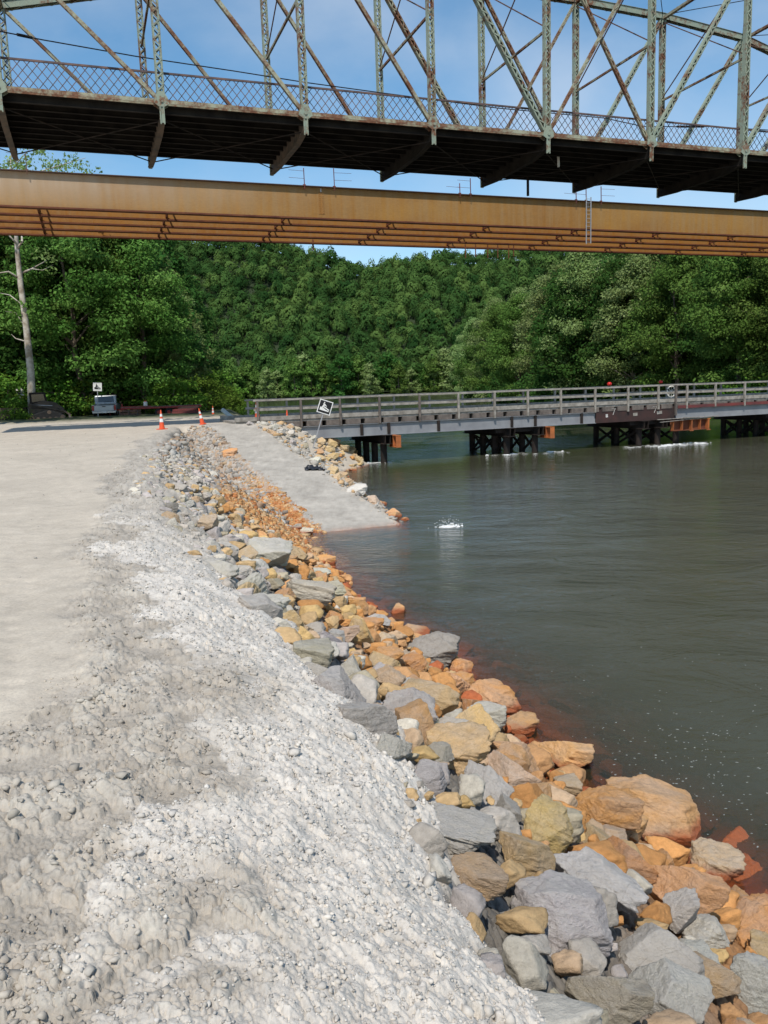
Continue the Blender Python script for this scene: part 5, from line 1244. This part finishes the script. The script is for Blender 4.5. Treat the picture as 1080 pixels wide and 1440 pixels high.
for z, x0, x1 in ((1.05, -1.2, .9), (1.3, -1.1, .4)): m = MB(); m.beam((x0, -.07, z), (x1, -.07, z-.12), .04, .06); m.build('panel_rib', M['galv'] if z > 1.2 else M['black'], b_)
m = MB(); m.prism([(x, .05, z) for x, z in ((-1.25, 1.3), (-1.28, 2.28), (-.05, 2.3), (.05, 1.55))], (0, 0, 0), (0, 1.0, 0)); cb_ = m.build('cab', M['black'], ldr, .05)
m = MB(); m.prism([(x, .04, z) for x, z in ((-1.1, 1.5), (-1.1, 2.12), (-.2, 2.14), (-.12, 1.62))], (0, 0, 0), (0, -.02, 0)); m.build('side_window', M['glass'], cb_)
m = MB(); m.beam((-1.35, -.2, 1.35), (1.2, -.2, .75), .1, .16); m.beam((1.2, -.2, .78), (1.75, -.2, .35), .1, .14); m.build('lift_arm', M['loaderbrown'], ldr, .02)
m = MB(); m.prism([(x, -.4, z) for x, z in ((1.6, .55), (1.55, .05), (2.3, .02), (2.35, .1), (1.75, .22))], (0, 0, 0), (0, 1.9, 0)); m.build('bucket', M['timberdark'], ldr, .02)
ldr.location = (float(at_y(68, 590, 66)[0]), 66.0, .04); ldr.rotation_euler = (0, 0, math.radians(22))
bn = empty('black_bin', (0, 0, 0), 'low black open box standing left of the tracked loader', 'bin')
m = MB()
for a_, b2 in (((-1.15, -.5), (1.15, -.5)), ((1.15, -.5), (1.15, .6)), ((1.15, .6), (-1.15, .6)), ((-1.15, .6), (-1.15, -.5))): m.beam((a_[0], a_[1], .6), (b2[0], b2[1], .6), .05, 1.1)
m.build('walls', M['black'], bn)
m = MB(); m.box((0, .05, .08), (2.2, 1.0, .06)); m.build('floor_panel', M['black'], bn)
for x in (-1.0, -.33, .33, 1.0): m = MB(); m.box((x, -.55, .6), (.07, .06, 1.1)); m.build('rib', M['loaderbrown'], bn)
bn.location = (float(at_y(24, 590, 67)[0]), 67.0, 0)

# ------------------------------------------------------------------ red flatbed trailer, brown crate, heap of timber
trl = empty('flatbed_trailer', (0, 0, 0), 'low red flatbed trailer in the shade right of the pickup', 'trailer')
m = MB()
for y in (-.9, .9): m.beam((-2.1, y, .74), (4.6, y, .74), .10, .16)
for x in np.arange(-2, 4.6, .8): m.beam((x, -.9, .73), (x, .9, .73), .08, .1)
m.build('frame', M['redpaint'], trl, .01)
m = MB(); m.box((1.2, 0, .84), (6.6, 1.9, .045)); m.build('deck', M['timberdark'], trl)
m = MB(); m.beam((-2.1, -.92, .84), (.4, -.92, .84), .04, .16); m.beam((-2.0, -.7, .8), (-2.0, -.7, 1.15), .1, .1); m.build('side_rail', M['redpaint'], trl)
for x in (1.0, 1.85):
    for y in (-.98, .98): m = MB(); m.tube([(x, y-.1, .33), (x, y+.1, .33)], .33, 16); w = m.build('wheel', M['rubber'], trl); m = MB(); m.tube([(x, y-.11, .33), (x, y+.11, .33)], .15, 12); m.build('rim', M['redpaint'], w)
m = MB()
for y in (-.98, .98): m.box((1.42, y, .70), (1.9, .26, .05))
m.build('fenders', M['redpaint'], trl)
m = MB(); m.beam((-2.1, .5, .66), (-3.4, 0, .55), .1, .12); m.beam((-2.1, -.5, .66), (-3.4, 0, .55), .1, .12); m.beam((-3.1, 0, .55), (-3.1, 0, .02), .07, .07); m.build('tow_tongue', M['redpaint'], trl)
trl.location = (float(at_y(208, 588, 70)[0]), 70.0, .0); trl.rotation_euler = (0, 0, math.radians(12))
wb = empty('water_jug', (0, 0, 0), 'small white container standing on the red flatbed trailer', 'container'); m = MB(); m.tube([(0, 0, 0), (0, 0, .02), (0, 0, .34), (0, 0, .40)], [.15, .17, .17, .10], 14); m.build('barrel', M['white'], wb); m = MB(); m.tube([(0, 0, .40), (0, 0, .47)], .09, 12); m.build('lid', M['redlamp'], wb)
wb.location = (float(at_y(206, 575, 70)[0]), 69.8, .865)
cr_ = empty('crate', (0, 0, 0), 'rusty brown open crate in front of the red trailer, right of the pickup', 'crate')
for z in (.12, .36, .58): m = MB(); [m.beam(a_, b2, .03, .16) for a_, b2 in (((-.75, -.4, z), (.75, -.4, z)), ((.75, -.4, z), (.75, .4, z)), ((.75, .4, z), (-.75, .4, z)), ((-.75, .4, z), (-.75, -.4, z)))]; m.build('side_boards', M['rust'], cr_)
for x in (-.72, 0, .72): m = MB(); m.box((x, -.43, .34), (.08, .03, .66)); m.build('upright', M['loaderbrown'], cr_)
cr_.location = (float(at_y(184, 590, 65.5)[0]), 65.5, 0)
hp = empty('timber_stack', (0, 0, 0), 'low stack of dark reddish beams between the red trailer and the river bushes', 'timber stack')
for i, (x, z, l_, ro) in enumerate(((0, .10, 2.4, 0), (.1, .10, 2.2, .3), (0, .30, 2.3, .02), (.15, .30, 2.2, .33), (-.1, .50, 2.0, .12), (.2, .68, 1.7, .2))):
    m = MB(); m.beam((x-l_/2, ro, z), (x+l_/2, ro+.05, z+.01), .22, .18); m.build('beam', M['brownsteel'] if i % 2 else M['redrust'], hp, .01)
hp.location = (float(at_y(262, 589, 67)[0]), 67.0, 0)

# ------------------------------------------------------------------ pipe, log, sheet near the ramp head
pp = empty('drain_tube', tuple(float(v) for v in at_y(326, 588, 49.5)), 'short grey-green tube leaning beside the end of the timber railing', 'pipe')
a_, b2 = at_y(313, 576.5, 49.9), at_y(327, 588, 49.3); dd = (b2-a_)/np.linalg.norm(b2-a_)
m = MB(); m.tube([a_, b2], .13, 18, False); m.tube([b2, a_], .105, 18, False); m.build('tube', M['pipe'], pp)
m = MB(); m.tube([b2-dd*.06, b2+dd*.05], .16, 18); m.build('collar', M['white'], pp)
lg = empty('log', tuple(float(v) for v in at_z(345, 590, .0)), 'weathered log lying at the head of the ramp before the railing', 'log')
a_, b2 = at_z(333, 588.5, .10), at_z(420, 590.5, .06); n_ = 9
m = MB(); m.tube([a_+(b2-a_)*i/n_+np.array([0, 0, .02*math.sin(i*2)]) for i in range(n_+1)], [.13-.005*i+.01*math.sin(i*3) for i in range(n_+1)], 12); m.build('stem', M['timber'], lg, smooth=True)
m = MB(); p_ = a_+(b2-a_)*.35; m.tube([p_, p_+np.array([.05, -.2, .18])], [.045, .02], 8); m.build('stub', M['timber'], lg)
for i, (px, py, w, cc) in enumerate([(330, 589, 16, 'tan'), (344, 590, 14, 'pale'), (352, 597, 10, 'grey'), (316, 592, 8, 'tan'), (372, 597, 12, 'grey'), (384, 602, 14, 'pale'), (395, 608, 16, 'grey')]):
    p = hit(px, py); rock(p, (w/2*p[1]/F_PX*1.1, w/2*p[1]/F_PX, w/2*p[1]/F_PX*.7), cc, 'small %s stone at the head of the boat ramp' % {'tan': 'tan', 'pale': 'pale', 'grey': 'grey'}[cc], 'stones at the head of the ramp - '+cc)
c_ = hit(444, 660); q2 = np.random.default_rng(4)
nx = 26; gx_, gy_ = np.meshgrid(np.linspace(-.42, .42, nx), np.linspace(-.3, .3, 18)); zz = .06+.13*np.abs(fbm(gx_*2.2, gy_*2.2, 4, 90))+.10*fbm(gx_*5, gy_*5, 3, 91)-.25*(gx_**2+gy_**2)
xx = gx_*(1+.15*fbm(gx_*2, gy_*2, 2, 92)); pv = np.stack([xx+c_[0], gy_+c_[1], zz+zone(xx+c_[0], gy_+c_[1])], -1).reshape(-1, 3); ii = np.arange(17)[:, None]*nx+np.arange(nx-1)[None]
ts_ = bpy.data.objects.new('plastic_sheet', npmesh('plastic_sheet', pv, np.stack([ii, ii+1, ii+nx+1, ii+nx], -1).reshape(-1, 4), M['tarp'])); COL.objects.link(ts_)
sd = ts_.modifiers.new('thickness', 'SOLIDIFY'); sd.thickness = .01
tag(ts_, 'crumpled black plastic sheet on the stones beside the boat ramp', 'plastic sheet')
